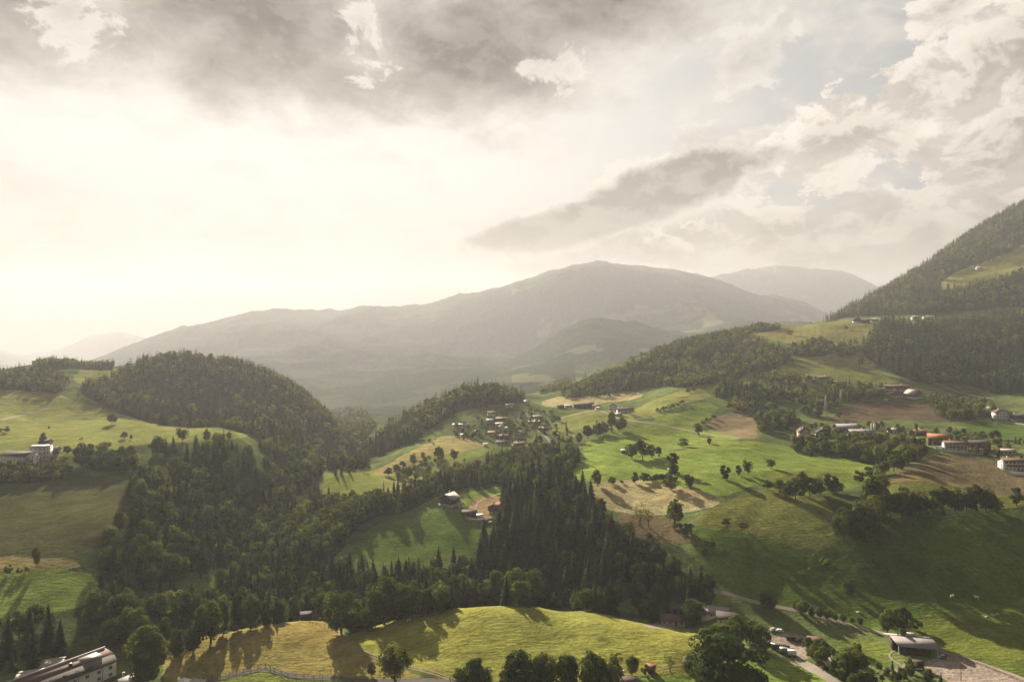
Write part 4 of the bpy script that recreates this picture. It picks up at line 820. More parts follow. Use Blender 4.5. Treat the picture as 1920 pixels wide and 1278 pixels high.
def house(name, label, cat, px, py, yaw, wp, dep, hp, rise, wall, upper, roof, split=0.45, ov=0.9, win=3.0, balcony=False, chimney=True, door=True, group=None, wh=None, front=None, detail=True, winrows=None):
    """A house whose foot the photo shows at (px, py); wp, hp: length and wall height in photo rows at that distance."""
    p = spot(px, py); k = p.y / F; L = wp * k; H = max(hp * k, 2.6); G = rise * L if front == 'gable' else rise * dep
    if front == 'gable': L, Wd = dep, wp * k; G = rise * Wd; yaw = yaw + 90
    else: Wd = dep; G = rise * Wd
    fwd = Vector((0, Wd / 2 if front != 'gable' else L / 2, 0)); fwd.rotate(Matrix.Rotation(math.radians(yaw - (90 if front == 'gable' else 0)), 3, 'Z'))
    o = thing(name, label, cat, (p.x + fwd.x, p.y + fwd.y, p.z), yaw, group); z0 = -7.0
    wm, um = PAINT[wall], PAINT[upper]
    if wall != upper:
        hs = H * split; MB().box(-L / 2 + .003, L / 2 - .003, -Wd / 2 + .003, Wd / 2 - .003, z0, hs).build('wall', wm, o); MB().gabled(L + .1, Wd + .1, hs, H, H + G).build('upper_wall', um, o)
    else: MB().gabled(L, Wd, z0, H, H + G).build('wall', wm, o)
    s = G / (Wd / 2) if Wd else 0; x = L / 2 + ov; y = Wd / 2 + ov; zr = H + G + .32; ze = zr - s * y
    r = MB().slab((-x, -y, ze), (x, -y, ze), (x, 0, zr), (-x, 0, zr), .24).slab((x, y, ze), (-x, y, ze), (-x, 0, zr), (x, 0, zr), .24).build('roof', ROOF[roof], o)
    if chimney:
        cx = L * (0.22 if len(label) % 2 else -0.2); MB().box(cx - .4, cx + .4, Wd * .1, Wd * .1 + .8, H + G * .5, zr + 1.1).box(cx - .5, cx + .5, Wd * .1 - .1, Wd * .1 + .9, zr + 1.1, zr + 1.3).build('chimney', PAINT['white'], r)
    if detail:
        rows = winrows or max(1, int(round(H / 2.9))); wmsh = window_mesh(1.0, 1.25)
        for fl in range(rows):
            z = (fl + .55) * H / rows
            for (ax, ln, off, rz) in (('x', L, -Wd / 2, 0), ('x', L, Wd / 2, math.pi), ('y', Wd, -L / 2, -math.pi / 2), ('y', Wd, L / 2, math.pi / 2)):
                n = max(1, int(ln / win))
                for q in range(n):
                    u = (q + .5) / n * ln - ln / 2
                    if door and fl == 0 and ax == 'x' and off < 0 and q == n // 2: continue
                    e = .06 if wall != upper and z > H * split else .0
                    link('window', wmsh, o, (u, off + (-e if off < 0 else e), z) if ax == 'x' else (off + (-e if off < 0 else e), u, z), rz)
        if door: d = MB().box(-.55, .55, -.06, .06, 0, 2.1).build('door', PAINT['brown'], o, ((int(L / win) // 2 + .5) / max(1, int(L / win)) * L - L / 2, -Wd / 2 - .03, 0.05))
        if balcony:
            zb = H * 0.52; b = MB()
            if front == 'gable': b.box(-L / 2 - 1.5, -L / 2 - .1, -Wd / 2 * .9, Wd / 2 * .9, zb - .2, zb).box(-L / 2 - 1.55, -L / 2 - 1.45, -Wd / 2 * .9, Wd / 2 * .9, zb + .02, zb + 1.0)
            else: b.box(-L / 2 * .9, L / 2 * .9, -Wd / 2 - 1.5, -Wd / 2 - .1, zb - .2, zb).box(-L / 2 * .9, L / 2 * .9, -Wd / 2 - 1.55, -Wd / 2 - 1.45, zb + .02, zb + 1.0)
            b.build('balcony', PAINT['brown'], o)
    return o
VG = 'houses of the village on the middle hill'; HG = 'buildings of the hamlet on the hill saddle'; FG = 'farm buildings in the row on the right slope'; UG = 'farmsteads on the upper right slopes'
B_ = [  # name, label, category, px, py, yaw, width, depth, height, rise, wall, upper, roof, options
 # the village on the hill
 ('village_house','white two-storey house with dark roof at the top of the village','house',922,783,10,15,9,10,.22,'white','white','brown',dict()),
 ('village_house','long low house with bright roof, leftmost of the village','house',862,801,-8,30,9,5,.16,'cream','cream','pale',dict(chimney=False)),
 ('village_house','low house with dazzling pale roof below the topmost village house','house',920,791,15,13,8,4,.2,'cream','cream','white',dict(chimney=False)),
 ('village_house','wide brown-roofed house right of the topmost village house','house',942,791,-5,26,10,6,.25,'brown','brown','brown',dict()),
 ('village_house','pale-roofed house above the white gabled one in mid village','house',938,799,12,17,8,5,.2,'white','brown','pale',dict()),
 ('village_house','white gable-fronted house in the middle of the village','house',942,808,5,12,10,9,.3,'white','white','brown',dict(front='gable')),
 ('village_house','house with wide light roof on the lower left of the village','house',925,816,-6,22,9,5,.24,'cream','brown','rust',dict()),
 ('village_house','small bright house right of the middle gable','house',949,808,20,9,7,6,.25,'white','white','white',dict(chimney=False)),
 ('village_house','dark brown-roofed house in the lower village','house',945,824,8,18,10,6,.28,'brown','wood','brown',dict()),
 ('village_house','house with pale lower wall at the bottom of the village','house',940,834,-4,20,9,5,.22,'white','wood','dark',dict()),
 ('village_shed','tiny white-roofed shed on the lower left village slope','shed',868,818,10,8,5,2,.15,'cream','cream','white',dict(chimney=False,detail=False)),
 ('village_house','small pale house among trees left of the village centre','house',893,815,-12,8,7,7,.25,'cream','cream','brown',dict()),
 ('village_house','white gabled house on the right rim of the village','house',972,821,-14,16,11,9,.32,'white','white','dark',dict(front='gable',balcony=True)),
 ('village_house','pinkish house lowest on the right rim of the village','house',975,841,16,22,11,9,.24,'pink','pink','brown',dict()),
 ('village_shed','small slanted bright shed below the village','shed',911,836,28,8,4,2,.12,'white','white','white',dict(chimney=False,detail=False)),
 ('village_house','long white house on the saddle behind the village','house',955,764,4,16,9,5,.2,'white','white','grey',dict()),
 ('village_house','tiny white house at the foot of the knoll wood','house',986,758,0,6,6,6,.3,'white','white','white',dict(chimney=False)),
 ('village_house','green-shaded house with pale roof by the village road','house',1003,797,18,22,10,6,.22,'cream','brown','pale',dict()),
 ('village_house','house with light roof edge, lowest by the village road','house',1018,808,-10,14,9,5,.22,'cream','brown','grey',dict()),
 ('village_house','upper grey-roofed house by the village road','house',1006,786,12,20,9,5,.22,'white','white','grey',dict()),
 # the hamlet
 ('hamlet_barn','long dark barn on the left of the hamlet','barn',1088,766,2,24,12,7,.24,'wood','wood','dark',dict(chimney=False,win=6)),
 ('hamlet_barn','dark barn with hipped outline in the middle of the hamlet','barn',1104,765,-4,20,12,8,.26,'wood','wood','brown',dict(chimney=False,win=6)),
 ('hamlet_barn','brown low barn right of the dark hamlet barns','barn',1119,767,6,14,10,6,.24,'brown','brown','brown',dict(chimney=False,win=6)),
 ('hamlet_house','white gabled house in the hamlet','house',1149,769,-8,15,11,10,.28,'white','white','brown',dict(front='gable')),
 ('hamlet_house','dark-roofed white house at the right end of the hamlet','house',1174,774,8,32,11,7,.26,'white','white','dark',dict(front=None)),
 ('hamlet_shed','long low bright shed left of the hamlet barns','shed',1066,763,0,14,7,3,.1,'cream','cream','white',dict(chimney=False,detail=False)),
 ('hamlet_house','dark little house at the left end of the hamlet','house',1052,766,10,12,8,5,.28,'wood','wood','dark',dict()),
 ('hamlet_shed','dazzling small shed where the hamlet road bends','shed',1122,768,35,7,5,4,.2,'white','white','white',dict(chimney=False,detail=False)),
 ('hamlet_shed','small grey house below the white hamlet gable','house',1160,780,-20,12,7,4,.2,'grey','grey','grey',dict()),
 ('meadow_shed','long low shed with pale roof on the right meadow','shed',1175,849,-2,20,6,4,.12,'wood','wood','pale',dict(chimney=False,detail=False)),
 ('field_hut','small hut with pale roof at the straw field hedge','hut',1260,886,-5,12,5,4,.15,'wood','wood','pale',dict(chimney=False,detail=False)),
 # the middle farm
 ('farmhouse','big dark chalet with pale roof at the middle farm','house',835,948,-30,32,13,15,.26,'white','wood','pale',dict(front='gable',balcony=True,split=.3)),
 ('farm_annex','pale annex right of the dark chalet','annex',858,952,-20,12,7,4,.25,'cream','cream','pale',dict(chimney=False)),
 ('farm_barn','long dark-roofed barn between chalet and red house','barn',880,968,8,28,9,5,.26,'brown','brown','dark',dict(chimney=False)),
 ('farm_house','red-brown house half behind the tall spruces','house',926,962,-25,27,11,12,.25,'white','red','rust',dict(front='gable',balcony=True,split=.35)),
 ('farm_shed','small bright-walled shed in front of the farm barn','shed',900,972,10,10,5,4,.18,'white','white','white',dict(chimney=False,detail=False)),
 # the white buildings at the left edge
 ('long_building','long white building with dark roof at the left edge','building',24,872,-16,68,14,19,.26,'white','white','dark',dict(win=3.4,chimney=True,ov=.5)),
 ('cube_building','white block of three window rows joined to the long building','building',71,862,10,32,13,26,.10,'white','white','pale',dict(winrows=3,chimney=False,ov=.3,win=3.0)),
 ('roofed_shed','dark arched-roof shed right of the white block','shed',98,852,6,13,9,9,.35,'wood','wood','dark',dict(chimney=False,detail=False)),
 ('back_house','dark-roofed house behind the white block','house',80,834,4,16,10,4,.3,'brown','brown','dark',dict()),
 # the row of farms on the right
 ('chapel_house','narrow pale house with steep dark roof, left end of the farm row','house',1510,820,12,17,9,12,.42,'pink','pink','brown',dict(front='gable')),
 ('row_house','dark-roofed house with white lower wall beside the narrow pale house','house',1546,818,-10,26,12,8,.28,'white','wood','dark',dict(front='gable',balcony=True)),
 ('row_barn','big barn with grey roof, behind the grey-roofed white house','barn',1592,810,5,42,15,8,.3,'wood','wood','grey',dict(chimney=False,win=6)),
 ('row_house','house with broad grey roof and white lower wall','house',1615,824,2,40,13,14,.24,'white','wood','grey',dict(split=.58)),
 ('row_house','pale little house among trees right of the twin silos','house',1676,812,-8,14,9,6,.22,'white','white','pale',dict()),
 ('row_house','reddish-roofed house half hidden by the orchard','house',1728,816,12,24,11,6,.26,'brown','brown','rust',dict()),
 ('row_barn','dark barn with bright orange roof','barn',1760,834,-28,36,14,14,.26,'wood','wood','orange',dict(chimney=True,win=6)),
 ('row_house','large white house with red balconies and dark roof','house',1793,845,-18,40,11,14,.2,'white','white','brown',dict(balcony=True,win=2.8)),
 ('row_barn','dark red barn right of the large white house','barn',1842,844,14,44,14,12,.24,'red','red','dark',dict(chimney=False,win=6)),
 ('row_shed','white garage in front of the dark red barn','garage',1843,848,8,15,6,5,.1,'white','white','grey',dict(chimney=False)),
 ('row_house','low house with pale roof behind the rightmost white house','house',1890,851,-6,30,9,4,.18,'cream','cream','pale',dict(chimney=False)),
 ('row_house','white house with dark roof and balconies at the right edge','house',1906,882,-8,44,11,18,.2,'white','white','brown',dict(balcony=True,win=2.8)),
 # upper right
 ('hill_house','large white hill house with two windows facing the valley','house',1882,788,-10,26,13,16,.22,'white','white','brown',dict(front='gable')),
 ('hill_house','white house with small gable, leftmost of the hill group','house',1862,776,5,18,10,10,.25,'white','white','grey',dict()),
 ('hill_house','dark-roofed hill house with white rows at the right edge','house',1916,789,4,34,12,9,.26,'white','wood','dark',dict(balcony=True)),
 ('hotel_house','long house with rows of white windows at the upper farm','house',1683,733,-6,46,12,9,.22,'white','brown','brown',dict(split=.5,win=2.4,winrows=3,balcony=True)),
 ('upper_barn','red-brown gabled house in front of the upper farm','house',1684,744,-14,24,14,7,.28,'cream','red','rust',dict(front='gable')),
 ('upper_barn','barn with pale roof and dark gable at the upper farm','barn',1722,747,30,30,16,10,.26,'white','red','pale',dict(front='gable',split=.4,chimney=False)),
 ('upper_shed','tiny white shed left below the upper farm','shed',1662,752,0,7,4,3,.15,'white','white','white',dict(chimney=False,detail=False)),
 ('slope_house','white-fronted slope house, left of a brown-roofed pair','house',1516,714,-6,16,10,7,.28,'white','wood','brown',dict(front='gable',balcony=True)),
 ('slope_house','brown-roofed slope house, right of the pair','house',1546,715,8,26,11,7,.28,'white','wood','brown',dict(balcony=True)),
 ('ridge_house','dark gabled house, leftmost in the high meadow group','house',1608,605,-8,14,11,7,.28,'white','wood','dark',dict(front='gable')),
 ('ridge_barn','dark barn in the middle of the high meadow group','barn',1625,606,5,16,11,6,.3,'wood','wood','dark',dict(chimney=False,win=6)),
 ('ridge_house','pale-roofed house, rightmost in the high meadow group','house',1641,603,12,14,10,5,.24,'cream','wood','pale',dict()),
 ('ridge_house','pinkish house at the edge of the high spruce wood','house',1719,600,4,14,11,7,.2,'pink','pink','pale',dict()),
 ('ridge_house','low pale house right of the pinkish high house','house',1743,599,-4,20,11,6,.16,'cream','cream','pale',dict()),
 ('ridge_shed','long white shed at the end of the wooded ridge','shed',1460,660,0,11,7,4,.12,'white','white','white',dict(chimney=False,detail=False)),
 ('ridge_shed','tiny white hut right of the long ridge shed','hut',1485,661,0,6,5,4,.2,'white','white','white',dict(chimney=False,detail=False)),
 ('alpine_house','white speck of a house on the bright mountain meadow','house',1836,506,0,7,9,5,.25,'white','white','white',dict(chimney=False,detail=False)),
 ('alpine_house','white speck of a house in the mountain wood at right','house',1902,562,0,6,9,5,.25,'white','white','white',dict(chimney=False,detail=False)),
 # foreground, lower right and lower left
 ('lower_shed','wide low shed with brown roof behind the meadow dome','shed',1262,1172,-14,46,11,6,.14,'grey','grey','brown',dict(chimney=False)),
 ('lower_workshop','tall dark workshop behind the globe-shaped tree','workshop',1283,1156,-10,44,10,16,.10,'wood','wood','dark',dict(chimney=False,win=6)),
 ('lower_house','house with low grey roof and white gable edge','house',1340,1158,-16,52,12,9,.16,'white','pink','grey',dict(chimney=False)),
 ('lower_house','pinkish house with dark roof next to the yard','house',1364,1172,-20,40,12,12,.18,'pink','pink','dark',dict(chimney=False)),
 ('yard_shed','dark open-fronted shed at the back of the yard','shed',1530,1212,-12,24,7,6,.2,'wood','wood','brown',dict(chimney=False,detail=False)),
 ('yard_hut','small hut with pale pinkish roof beside the yard road','hut',1555,1254,24,14,5,5,.3,'wood','wood','pale',dict(chimney=False)),
 ('field_barn','small dark field barn at the meadow corner','barn',574,1163,12,20,7,8,.25,'wood','wood','dark',dict(chimney=False,detail=False)),
 ('garden_hut','tiny hut with red-edged roof beside the field barn','hut',604,1160,-14,16,4,4,.25,'white','brown','rust',dict(chimney=False)),
 ('red_hut','little red hut at the bottom of the meadow dome','hut',1220,1262,-22,12,3.6,8,.25,'red','red','rust',dict(chimney=False)),
 ('tent_hut','dark pointed hut at the right of the dome path','hut',1287,1252,-35,10,3.5,2,.5,'wood','wood','dark',dict(chimney=False,detail=False)),
 ('corner_house','reddish-roofed house cut by the bottom edge, under the dark tree row','house',1172,1292,-16,34,8,8,.2,'cream','brown','brown',dict()),
 ('corner_house','house with pale gabled roof cut by the bottom edge at left','house',224,1304,-34,50,9,20,.28,'white','brown','pale',dict(front='gable')),
]
for (nm, lb, ct, px, py, yw, wp, dp, hp, ri, wa, up, ro, op) in B_:
    house(nm, lb, ct, px, py, yw, wp * .92, dp * .92, hp * .92, ri, wa, up, ro, group=VG if 'village' in nm else HG if 'hamlet' in nm else FG if nm.startswith('row_') or nm == 'chapel_house' else UG if nm.split('_')[0] in ('hill', 'hotel', 'upper', 'slope', 'ridge', 'alpine') else None, **op)

# the long school-like block at the bottom left: flat wing roofs, a lantern roof with a sloped skirt and skylights
def long_block():
    a, b = spot(95, 1304), spot(206, 1258); d = (b - a); d.z = 0; L = 40.0; yaw = math.degrees(math.atan2(d.y, d.x)); a = b - d.normalized() * L / 2; d = Vector()
    o = thing('long_block', 'long pale block with ridge roof and skylights in the bottom left corner', 'building', a + d * 0.5, yaw); W2 = 5.5; H = 6.0
    MB().box(-L / 2, L / 2, -W2, W2, -8, H).build('wall', PAINT['white'], o)
    MB().slab((-L / 2 - .5, -W2 - .6, H + .3), (L / 2 + .5, -W2 - .6, H + .3), (L / 2 + .5, -W2 + 3.2, H + 2.6), (-L / 2 - .5, -W2 + 3.2, H + 2.6), .3).build('roof_skirt', ROOF['dark'], o)
    r = MB().slab((-L / 2 - .4, -W2 + 3.1, H + 2.9), (L / 2 + .6, -W2 + 3.1, H + 2.9), (L / 2 + .6, W2 + .4, H + 3.5), (-L / 2 - .4, W2 + .4, H + 3.5), .3).build('roof', ROOF['brown'], o)
    MB().box(-L / 2, L / 2 + .4, W2 - .7, W2 - .2, H + 3.56, H + 4.2).build('parapet', ROOF['pale'], o)
    MB().box(L / 2 - 13, L / 2 - 6, -W2 + .4, -W2 + 6, H + .9, H + 4.6).box(L / 2 - 13.4, L / 2 - 5.6, -W2, -W2 + 6.4, H + 4.6, H + 4.9).build('dormer', ROOF['grey'], o)
    for i, x in enumerate((-15, -8, -1, 4)):
        MB().box(-.7, .7, -.6, .6, 0, .25).build('skylight', CANVAS if i % 2 else GLASS, o, (x, -W2 + 1.4, H + 1.6))
    MB().box(-.6, .6, -.6, .6, 0, 1.6).build('vent', IRON, o, (3, -W2 + 5, H + 3.1))
    wm = window_mesh(1.3, 1.2)
    for fl in range(2):
        for q in range(8): link('window', wm, o, ((q + .5) / 8 * L - L / 2, -W2, 1.2 + fl * 3.0), 0)
    for x in (-10, 4, 14): MB().box(-.07, .07, -.12, 0, -4, H).build('downpipe', IRON, o, (x, -W2 - .02, 0))
long_block()
house('side_wing', 'flat pale-roofed wing behind the long bottom left block', 'building', 95, 1262, 22, 34, 8, 14, .06, 'grey', 'grey', 'pale', chimney=False, ov=.4)
house('side_wing', 'pale-roofed low wing at the left end of the bottom left block', 'building', 52, 1285, 22, 40, 8, 14, .08, 'grey', 'grey', 'pale', chimney=False, ov=.4)
# white marquee cut by the bottom edge
def marquee():
    p = spot(352, 1288); o = thing('marquee', 'white tent roof with pinkish awning cut by the bottom edge', 'tent', p, -12); h = 4.2
    m = MB(); m.face([(-5, -3, h * .55), (1, -3, h * .5), (-2.2, 0, h)]).face([(1, -3, h * .5), (1, 3, h * .5), (-2.2, 0, h)]).face([(1, 3, h * .5), (-5, 3, h * .5), (-2.2, 0, h)]).face([(-5, 3, h * .5), (-5, -3, h * .55), (-2.2, 0, h)])
    m.build('canopy', CANVAS, o); MB().slab((1.1, -3, 2.6), (8, -3, 2.5), (8, 2.5, 3.1), (1.1, 2.5, 3.1), .12).build('awning', ROOF['pale'], o)
    for x, y in ((-5, -3), (1, -3), (1, 3), (-5, 3), (8, -3), (8, 2.5)): MB().rod((x, y, -1), (x, y, 2.4), .07).build('pole', IRON, o)
marquee()
# open shelter barn with a broad two-part roof at the lower right
def shelter():
    p = spot(1718, 1228); k = p.y / F; o = thing('shelter_barn', 'open barn with broad grey and pale roof beside the parking ground', 'barn', p, -14); L = 78 * k; Wd = 11; H = 4.2; G = 2.2; y0 = 0
    MB().slab((-L / 2 + 2, y0 - 1, H), (L / 2 + 1, y0 - 1, H), (L / 2 - 1, y0 + 6, H + G), (-L / 2, y0 + 6, H + G), .22).build('front_roof', ROOF['grey'], o)
    MB().slab((L / 2 - 1, y0 + Wd, H + G - .9), (-L / 2 - 2, y0 + Wd, H + G - .9), (-L / 2, y0 + 6.01, H + G), (L / 2 - 1, y0 + 6.01, H + G), .2).build('back_roof', ROOF['pale'], o)
    MB().box(-L * .14, L * .1, y0 + 7, y0 + 10.4, H + G - .4, H + G + .8).build('roof_hatch', ROOF['pale'], o)
    MB().box(-L / 2 + 1, L / 2 - 1, y0 + Wd - .3, y0 + Wd, -2, H + G - 1.2).box(-L / 2 + 1, -L / 2 + 1.3, y0 + 4, y0 + Wd - .31, -2, H + G - 1.3).build('wall', PAINT['wood'], o)
    for i in range(6): MB().box(-.14, .14, -.14, .14, -3, H - .1).build('post', PAINT['white'] if i in (0, 5) else TIMBER, o, (-L / 2 + 2.4 + i * (L - 3.4) / 5, y0 - .5, 0))
    MB().box(-L / 2 + 3, L / 2 - 8, y0 + .2, y0 + .32, -.3, 1.1).build('railing', PAINT['brown'], o)
shelter()
def kiosk():
    p = spot(1720, 1252); o = thing('kiosk', 'small dark kiosk in front of the open barn', 'kiosk', p, -12)
    MB().box(-2.2, 2.2, -1.8, 1.8, -1.5, 3.0).build('wall', PAINT['wood'], o); MB().box(-2.6, 2.6, -2.2, 2.2, 3.0, 3.25).build('roof', ROOF['dark'], o)
    MB().box(-1.2, 1.2, -1.86, -1.805, 1.0, 2.2).build('hatch', GLASS, o); MB().box(-1.5, 1.5, -3.0, -1.87, .85, .97).build('counter', CANVAS, o)
kiosk()
# twin white silos behind the grey-roofed house
for i, px in enumerate((1635, 1640)):
    p = spot(px, 812); o = thing('silo', ['left one of two slim white silos rising behind the grey roof', 'right one of two slim white silos rising behind the grey roof'][i], 'silo', p, 0, 'white silos of the farm row')
    MB().rod((0, 0, -3), (0, 0, 11), 1.25, 12).build('barrel', PAINT['white'], o); MB().rod((0, 0, 11.01), (0, 0, 12.0), 1.3, 12, .2).build('cap', ROOF['pale'], o)
# white sheet-covered stack beside the big white house
p = spot(1760, 843); o = thing('sheet_stack', 'bright sheet-covered stack left of the large white house', 'stack', p, -10); MB().box(-3, 3, -1.5, 1.5, -1, 3.0).build('sheet', CANVAS, o); MB().box(-3.2, 3.2, -1.7, 1.7, 3.0, 3.2).build('top', ROOF['white'], o)
# stone retaining walls
def wall_run(name, label, pix, h, mat, th=0.5, cat='wall'):
    p = smooth_line(pix, 3.0, 0); V, Fc = [], []
    for i, q in enumerate(p):
        t_ = p[min(i + 1, len(p) - 1)] - p[max(i - 1, 0)]; t_.z = 0; t_.normalize(); n = Vector((t_.y, -t_.x, 0)) * th / 2
        for s, z in ((1, -1.5), (1, h), (-1, h), (-1, -1.5)): w = q + n * s; V.append((w.x, w.y, q.z + z))
        if i:
            for k in range(4): a, b = (i - 1) * 4 + k, (i - 1) * 4 + (k + 1) % 4; Fc += [a, b, b + 4, a + 4]
    Fc += [0, 1, 2, 3]; e = (len(p) - 1) * 4; Fc += [e + 3, e + 2, e + 1, e]
    tag(link(name, mesh_np(name, np.array(V), Fc, [4] * (len(Fc) // 4), [mat])), label, cat)
wall_run('retaining_wall', 'pale retaining wall below the large white house', [(1768,848),(1790,850),(1822,851),(1842,853)], 2.2, STONE)
wall_run('retaining_wall', 'stone retaining wall in front of the middle farm', [(873,975),(890,978),(912,978),(925,974)], 2.4, STONE)
wall_run('retaining_wall', 'pale wall under the house at the right edge', [(1888,889),(1905,891),(1925,893)], 3.0, PAINT['white'])
wall_run('retaining_wall', 'bright terrace wall under the hill house group', [(1868,792),(1885,793),(1900,794),(1925,797)], 1.5, PAINT['grey'])

# ------------------------------------------------------------------ fences, poles, lamps
def fence(label, pix, gap=3.0, h=1.2):
    p = smooth_line(pix, gap, 0); c = p[len(p) // 2]; o = thing('wooden_fence', label, 'fence', c)
    pm = MB().box(-.09, .09, -.09, .09, -.5, h).mesh('post', TIMBER)
    for q in p[:90]: link('post', pm, o, q - c)
    for z in (.5, h - .15):
        m = MB()
        for a, b in zip(p, p[1:]): m.rod(a - c + Vector((0, 0, z)), b - c + Vector((0, 0, z)), .06, 4)
        m.build('rail', TIMBER, o)
fence('wooden fence climbing along the lower road, left stretch', [(380,1273),(430,1264),(470,1254),(497,1246)])
fence('wooden fence along the curve of the lower road, right stretch', [(499,1247),(515,1256),(540,1266),(570,1269),(640,1271)])
fence('wooden fence round the garden of the tiny red-edged hut', [(580,1168),(600,1172),(618,1175)], 2.5)
fence('low fence between parking ground and lane', [(1765,1220),(1800,1232),(1850,1250),(1900,1270)], 4.0, .8)
fence('thin fence down the rim of the rough meadow', [(1425,902),(1460,898),(1520,880)], 6.0)
def pole(label, px, py, hpx, arms=True):
    p = spot(px, py); h = hpx * p.y / F; o = thing('utility_pole', label, 'pole', p); MB().rod((0, 0, -1), (0, 0, h), .16, 6, .10).build('mast', TIMBER, o)
    if arms: MB().box(-1.0, 1.0, -.06, .06, h - .7, h - .55).build('crossarm', TIMBER, o)
pole('slim pole standing on the parking ground', 1802, 1276, 42); pole('tall slim pole in front of the hamlet field', 1109, 764, 22); pole('pole on the bright field right of the hamlet', 1232, 766, 26); pole('slim pole on the crest of the bright front meadow', 850, 1142, 14, False)
def pylon(label, px, py, hpx):
    p = spot(px, py); h = hpx * p.y / F; o = thing('power_pylon', label, 'pylon', p); m = MB(); b = h * .075
    for sx, sy in ((1, 1), (1, -1), (-1, 1), (-1, -1)): m.rod((sx * b, sy * b, -1), (sx * .25, sy * .25, h), .11, 4)
    for i in range(7):
        f0, f1 = i / 7, (i + 1) / 7; w0, w1 = b + (.25 - b) * f0, b + (.25 - b) * f1
        for s in (1, -1): m.rod((-w0, s * w0, h * f0), (w1, s * w1, h * f1), .06, 4); m.rod((s * w0, w0, h * f0), (s * w1, -w1, h * f1), .06, 4)
    m.build('tower', IRON, o)
    for f, w in ((.97, .10), (.86, .15), (.75, .12)): a = MB(); a.rod((-h * w, 0, h * f), (h * w, 0, h * f), .09, 4); a.build('crossarm', IRON, o)
pylon('lattice power pylon on the brown slope right of the scrub', 1548, 790, 50); pylon('lattice power pylon at the edge of the trees right of the first', 1576, 765, 34)
def lamp(label, px, py):
    p = spot(px, py); o = thing('street_lamp', label, 'lamp', p, 0, 'lamps by the lower road'); MB().rod((0, 0, -.5), (0, 0, 4.2), .06).build('pole', IRON, o)
    m = MB(); m.rod((0, 0, 4.2), (0, 0, 4.5), .2, 10, .34); m.rod((0, 0, 4.5), (0, 0, 4.8), .34, 10, .12); m.build('lamp_globe', CANVAS, o)
lamp('white-headed lamp at the left end of the lower road', 382, 1279); lamp('white-headed lamp in the tree shadow by the lower road', 600, 1274)

# ------------------------------------------------------------------ vehicles
def paint(n, c): return surface(n, c, 0.3, 0.06, 0.4, spec=0.5)
TYRE = surface('tyre_rubber', (0.02, 0.02, 0.02), 0.9, 0.1)
def car(label, px, py, yaw, col, group=None):
    p = spot(px, py); o = thing('parked_car', label, 'car', p + Vector((0, 0, .12)), yaw, group)
    pts = [(-2.1, .35), (-2.1, .8), (-1.95, .95), (-1.2, 1.0), (-.55, 1.48), (1.25, 1.5), (1.85, 1.02), (2.1, .9), (2.1, .35)]; m = MB()
    for (x0, z0), (x1, z1) in zip(pts, pts[1:]): m.face([(x0, -.85, z0), (x1, -.85, z1), (x1, .85, z1), (x0, .85, z0)][::-1])
    m.face([(x, -.85, z) for x, z in pts][::-1]); m.face([(x, .85, z) for x, z in pts]); m.face([(-2.1, -.85, .35), (-2.1, .85, .35), (2.1, .85, .35), (2.1, -.85, .35)]); m.build('body', paint('car_paint_' + col[0], col[1]), o)
    MB().face([(-1.08, -.75, 1.1), (-.58, -.7, 1.44), (-.58, .7, 1.44), (-1.08, .75, 1.1)]).face([(x, -.865, z) for x, z in ((-.95, 1.04), (1.55, 1.04), (1.15, 1.42), (-.5, 1.42))]).face([(x, .865, z) for x, z in ((-.95, 1.04), (1.55, 1.04), (1.15, 1.42), (-.5, 1.42))][::-1]).build('window', GLASS, o)
    for x in (-1.3, 1.3):
        for y in (-.82, .82): MB().rod((x, y - .1, .33), (x, y + .1, .33), .33, 12).build('wheel', TYRE, o)
    for y in (-.6, .6): MB().box(-2.14, -2.09, y - .18, y + .18, .62, .8).build('headlight', CANVAS, o)
car('pale blue car parked under the roof of the open barn', 1766, 1233, 12, ('blue', (0.22, 0.32, 0.38)))
car('white car parked in front of the middle farm', 906, 972, 10, ('white', (0.7, 0.68, 0.64)))
car('white car on the slope right below the middle farm', 920, 980, 24, ('white', (0.7, 0.68, 0.64)))
car('bright white car at the back of the lower right yard', 1461, 1184, -20, ('white', (0.7, 0.68, 0.64)))
car('pale car left of the bright white one at the yard', 1448, 1182, 30, ('beige', (0.5, 0.45, 0.38)))
def truck(label, px, py, yaw, L, box, name='trailer'):
    p = spot(px, py); o = thing(name, label, 'trailer', p + Vector((0, 0, .12)), yaw); MB().box(-L / 2, L / 2, -1.2, 1.2, .9, 3.0).build('body', box, o); MB().box(-L / 2, L / 2, -1.0, 1.0, .6, .895).build('chassis', IRON, o)
    for x in (-L * .3, L * .3):
        for y in (-1.0, 1.0): MB().rod((x, y - .14, .45), (x, y + .14, .45), .45, 10).build('wheel', TYRE, o)
truck('long dark green trailer at the near edge of the yard', 1463, 1219, -32, 9, paint('green_tarp', (0.06, 0.085, 0.07))); truck('grey open trailer in the middle of the yard row', 1474, 1226, -32, 6, paint('grey_tarp', (0.22, 0.22, 0.20))); truck('short pale trailer at the right end of the yard row', 1485, 1230, -20, 4, CANVAS)
def stack(label, px, py, yaw, n=5):
    p = spot(px, py); o = thing('timber_stack', label, 'timber stack', p, yaw)
    for i in range(n):
        for j in range(3 - i // 2): MB().rod((-2.5, i * .0 + j * .5 - .5, .25 + i * .42), (2.5, j * .5 - .5, .25 + i * .42), .22, 7).build('log', TIMBER, o)
stack('stack of pale boards in the middle of the yard', 1484, 1200, -18); stack('dark heap of timber at the back of the yard', 1500, 1203, 10, 4); stack('timber heap by the left sheds of the lower right', 1250, 1150, 14, 4)

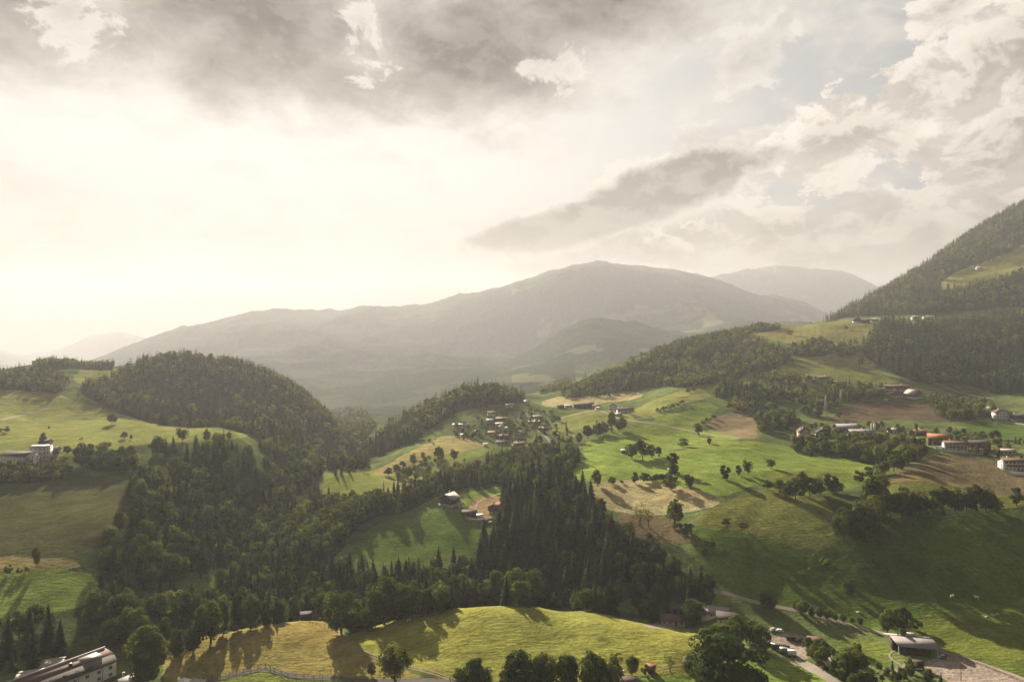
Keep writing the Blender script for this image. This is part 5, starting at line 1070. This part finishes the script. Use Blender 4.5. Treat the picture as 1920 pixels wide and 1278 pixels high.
# ------------------------------------------------------------------ cattle on the slopes
def cow_mesh():
    v = [(-.75, 0, 1.02), (-.25, 0, 1.0), (.35, 0, 1.02), (.78, 0, 1.12), (1.08, 0, 1.28), (1.38, 0, 1.12), (-.72, .22, .78), (-.82, .24, .48), (-.74, .24, .02), (-.72, -.22, .78), (-.82, -.24, .48), (-.74, -.24, .02), (.58, .22, .72), (.60, .22, .40), (.58, .22, .02), (.58, -.22, .72), (.60, -.22, .40), (.58, -.22, .02), (-.98, 0, .95), (-1.04, 0, .45), (1.10, .2, 1.36), (1.10, -.2, 1.36)]
    e = [(0, 1), (1, 2), (2, 3), (3, 4), (4, 5), (0, 6), (6, 7), (7, 8), (0, 9), (9, 10), (10, 11), (2, 12), (12, 13), (13, 14), (2, 15), (15, 16), (16, 17), (0, 18), (18, 19), (4, 20), (4, 21)]
    r = [.34, .40, .36, .24, .17, .10, .16, .08, .07, .16, .08, .07, .13, .075, .07, .13, .075, .07, .05, .03, .05, .05]
    me = D.meshes.new('cow'); me.from_pydata(v, e, []); o = D.objects.new('cow_form', me); COL.objects.link(o)
    s = o.modifiers.new('skin', 'SKIN'); o.modifiers.new('sub', 'SUBSURF').levels = 1
    for i, q in enumerate(me.skin_vertices[0].data): q.radius = (r[i], r[i]); q.use_root = i == 1
    dg_ = bpy.context.evaluated_depsgraph_get(); out = D.meshes.new_from_object(o.evaluated_get(dg_)); D.objects.remove(o); return out
cm = cow_mesh()
for col, (lb, px, py, rz) in zip(((.75, .72, .66), (.75, .72, .66), (.34, .16, .07), (.10, .06, .04), (.10, .06, .04), (.5, .42, .34)), (('white cow grazing on the dark slope, left one of two', 1785, 1120, .4), ('white cow grazing on the dark slope, right one of two', 1831, 1122, 2.2), ('reddish cow alone on the slope under the rough meadow', 1517, 1070, 1.0), ('dark cow on the middle meadow, left one of a pair', 684, 890, .2), ('dark cow on the middle meadow, right one of a pair', 690, 891, 2.8), ('pale cow resting in the tree shadow of the front meadow', 766, 1166, .8))):
    p = spot(px, py); me = cm.copy(); me.materials.clear(); me.materials.append(surface('hide_%d' % (col[0] * 100), col, 0.85, 0.2, 1.5))
    tag(link('cow', me, None, p, rz), lb, 'cow', 'cattle on the meadows').scale = (1.25,) * 3
# grey boulders on the slope right of the white cows
for i, (px, py, s) in enumerate(((1862, 1153, 1.3), (1870, 1151, 1.0), (1850, 1156, .9), (1610, 1148, 1.2))):
    bm = bmesh.new(); bmesh.ops.create_icosphere(bm, subdivisions=3, radius=s)
    for v in bm.verts: v.co *= 1 + 0.28 * float(fbm(v.co.x * 1.3 + i * 7, v.co.y * 1.3 + v.co.z, 3, 5)); v.co.z *= .65
    me = D.meshes.new('boulder'); bm.to_mesh(me); bm.free(); me.materials.append(STONE)
    tag(link('boulder', me, None, spot(px, py), i), ['grey boulder in the middle of the three on the shaded slope', 'rightmost grey boulder of the three on the shaded slope', 'leftmost grey boulder of the three on the shaded slope', 'lone boulder by the slope lane'][i], 'boulder')
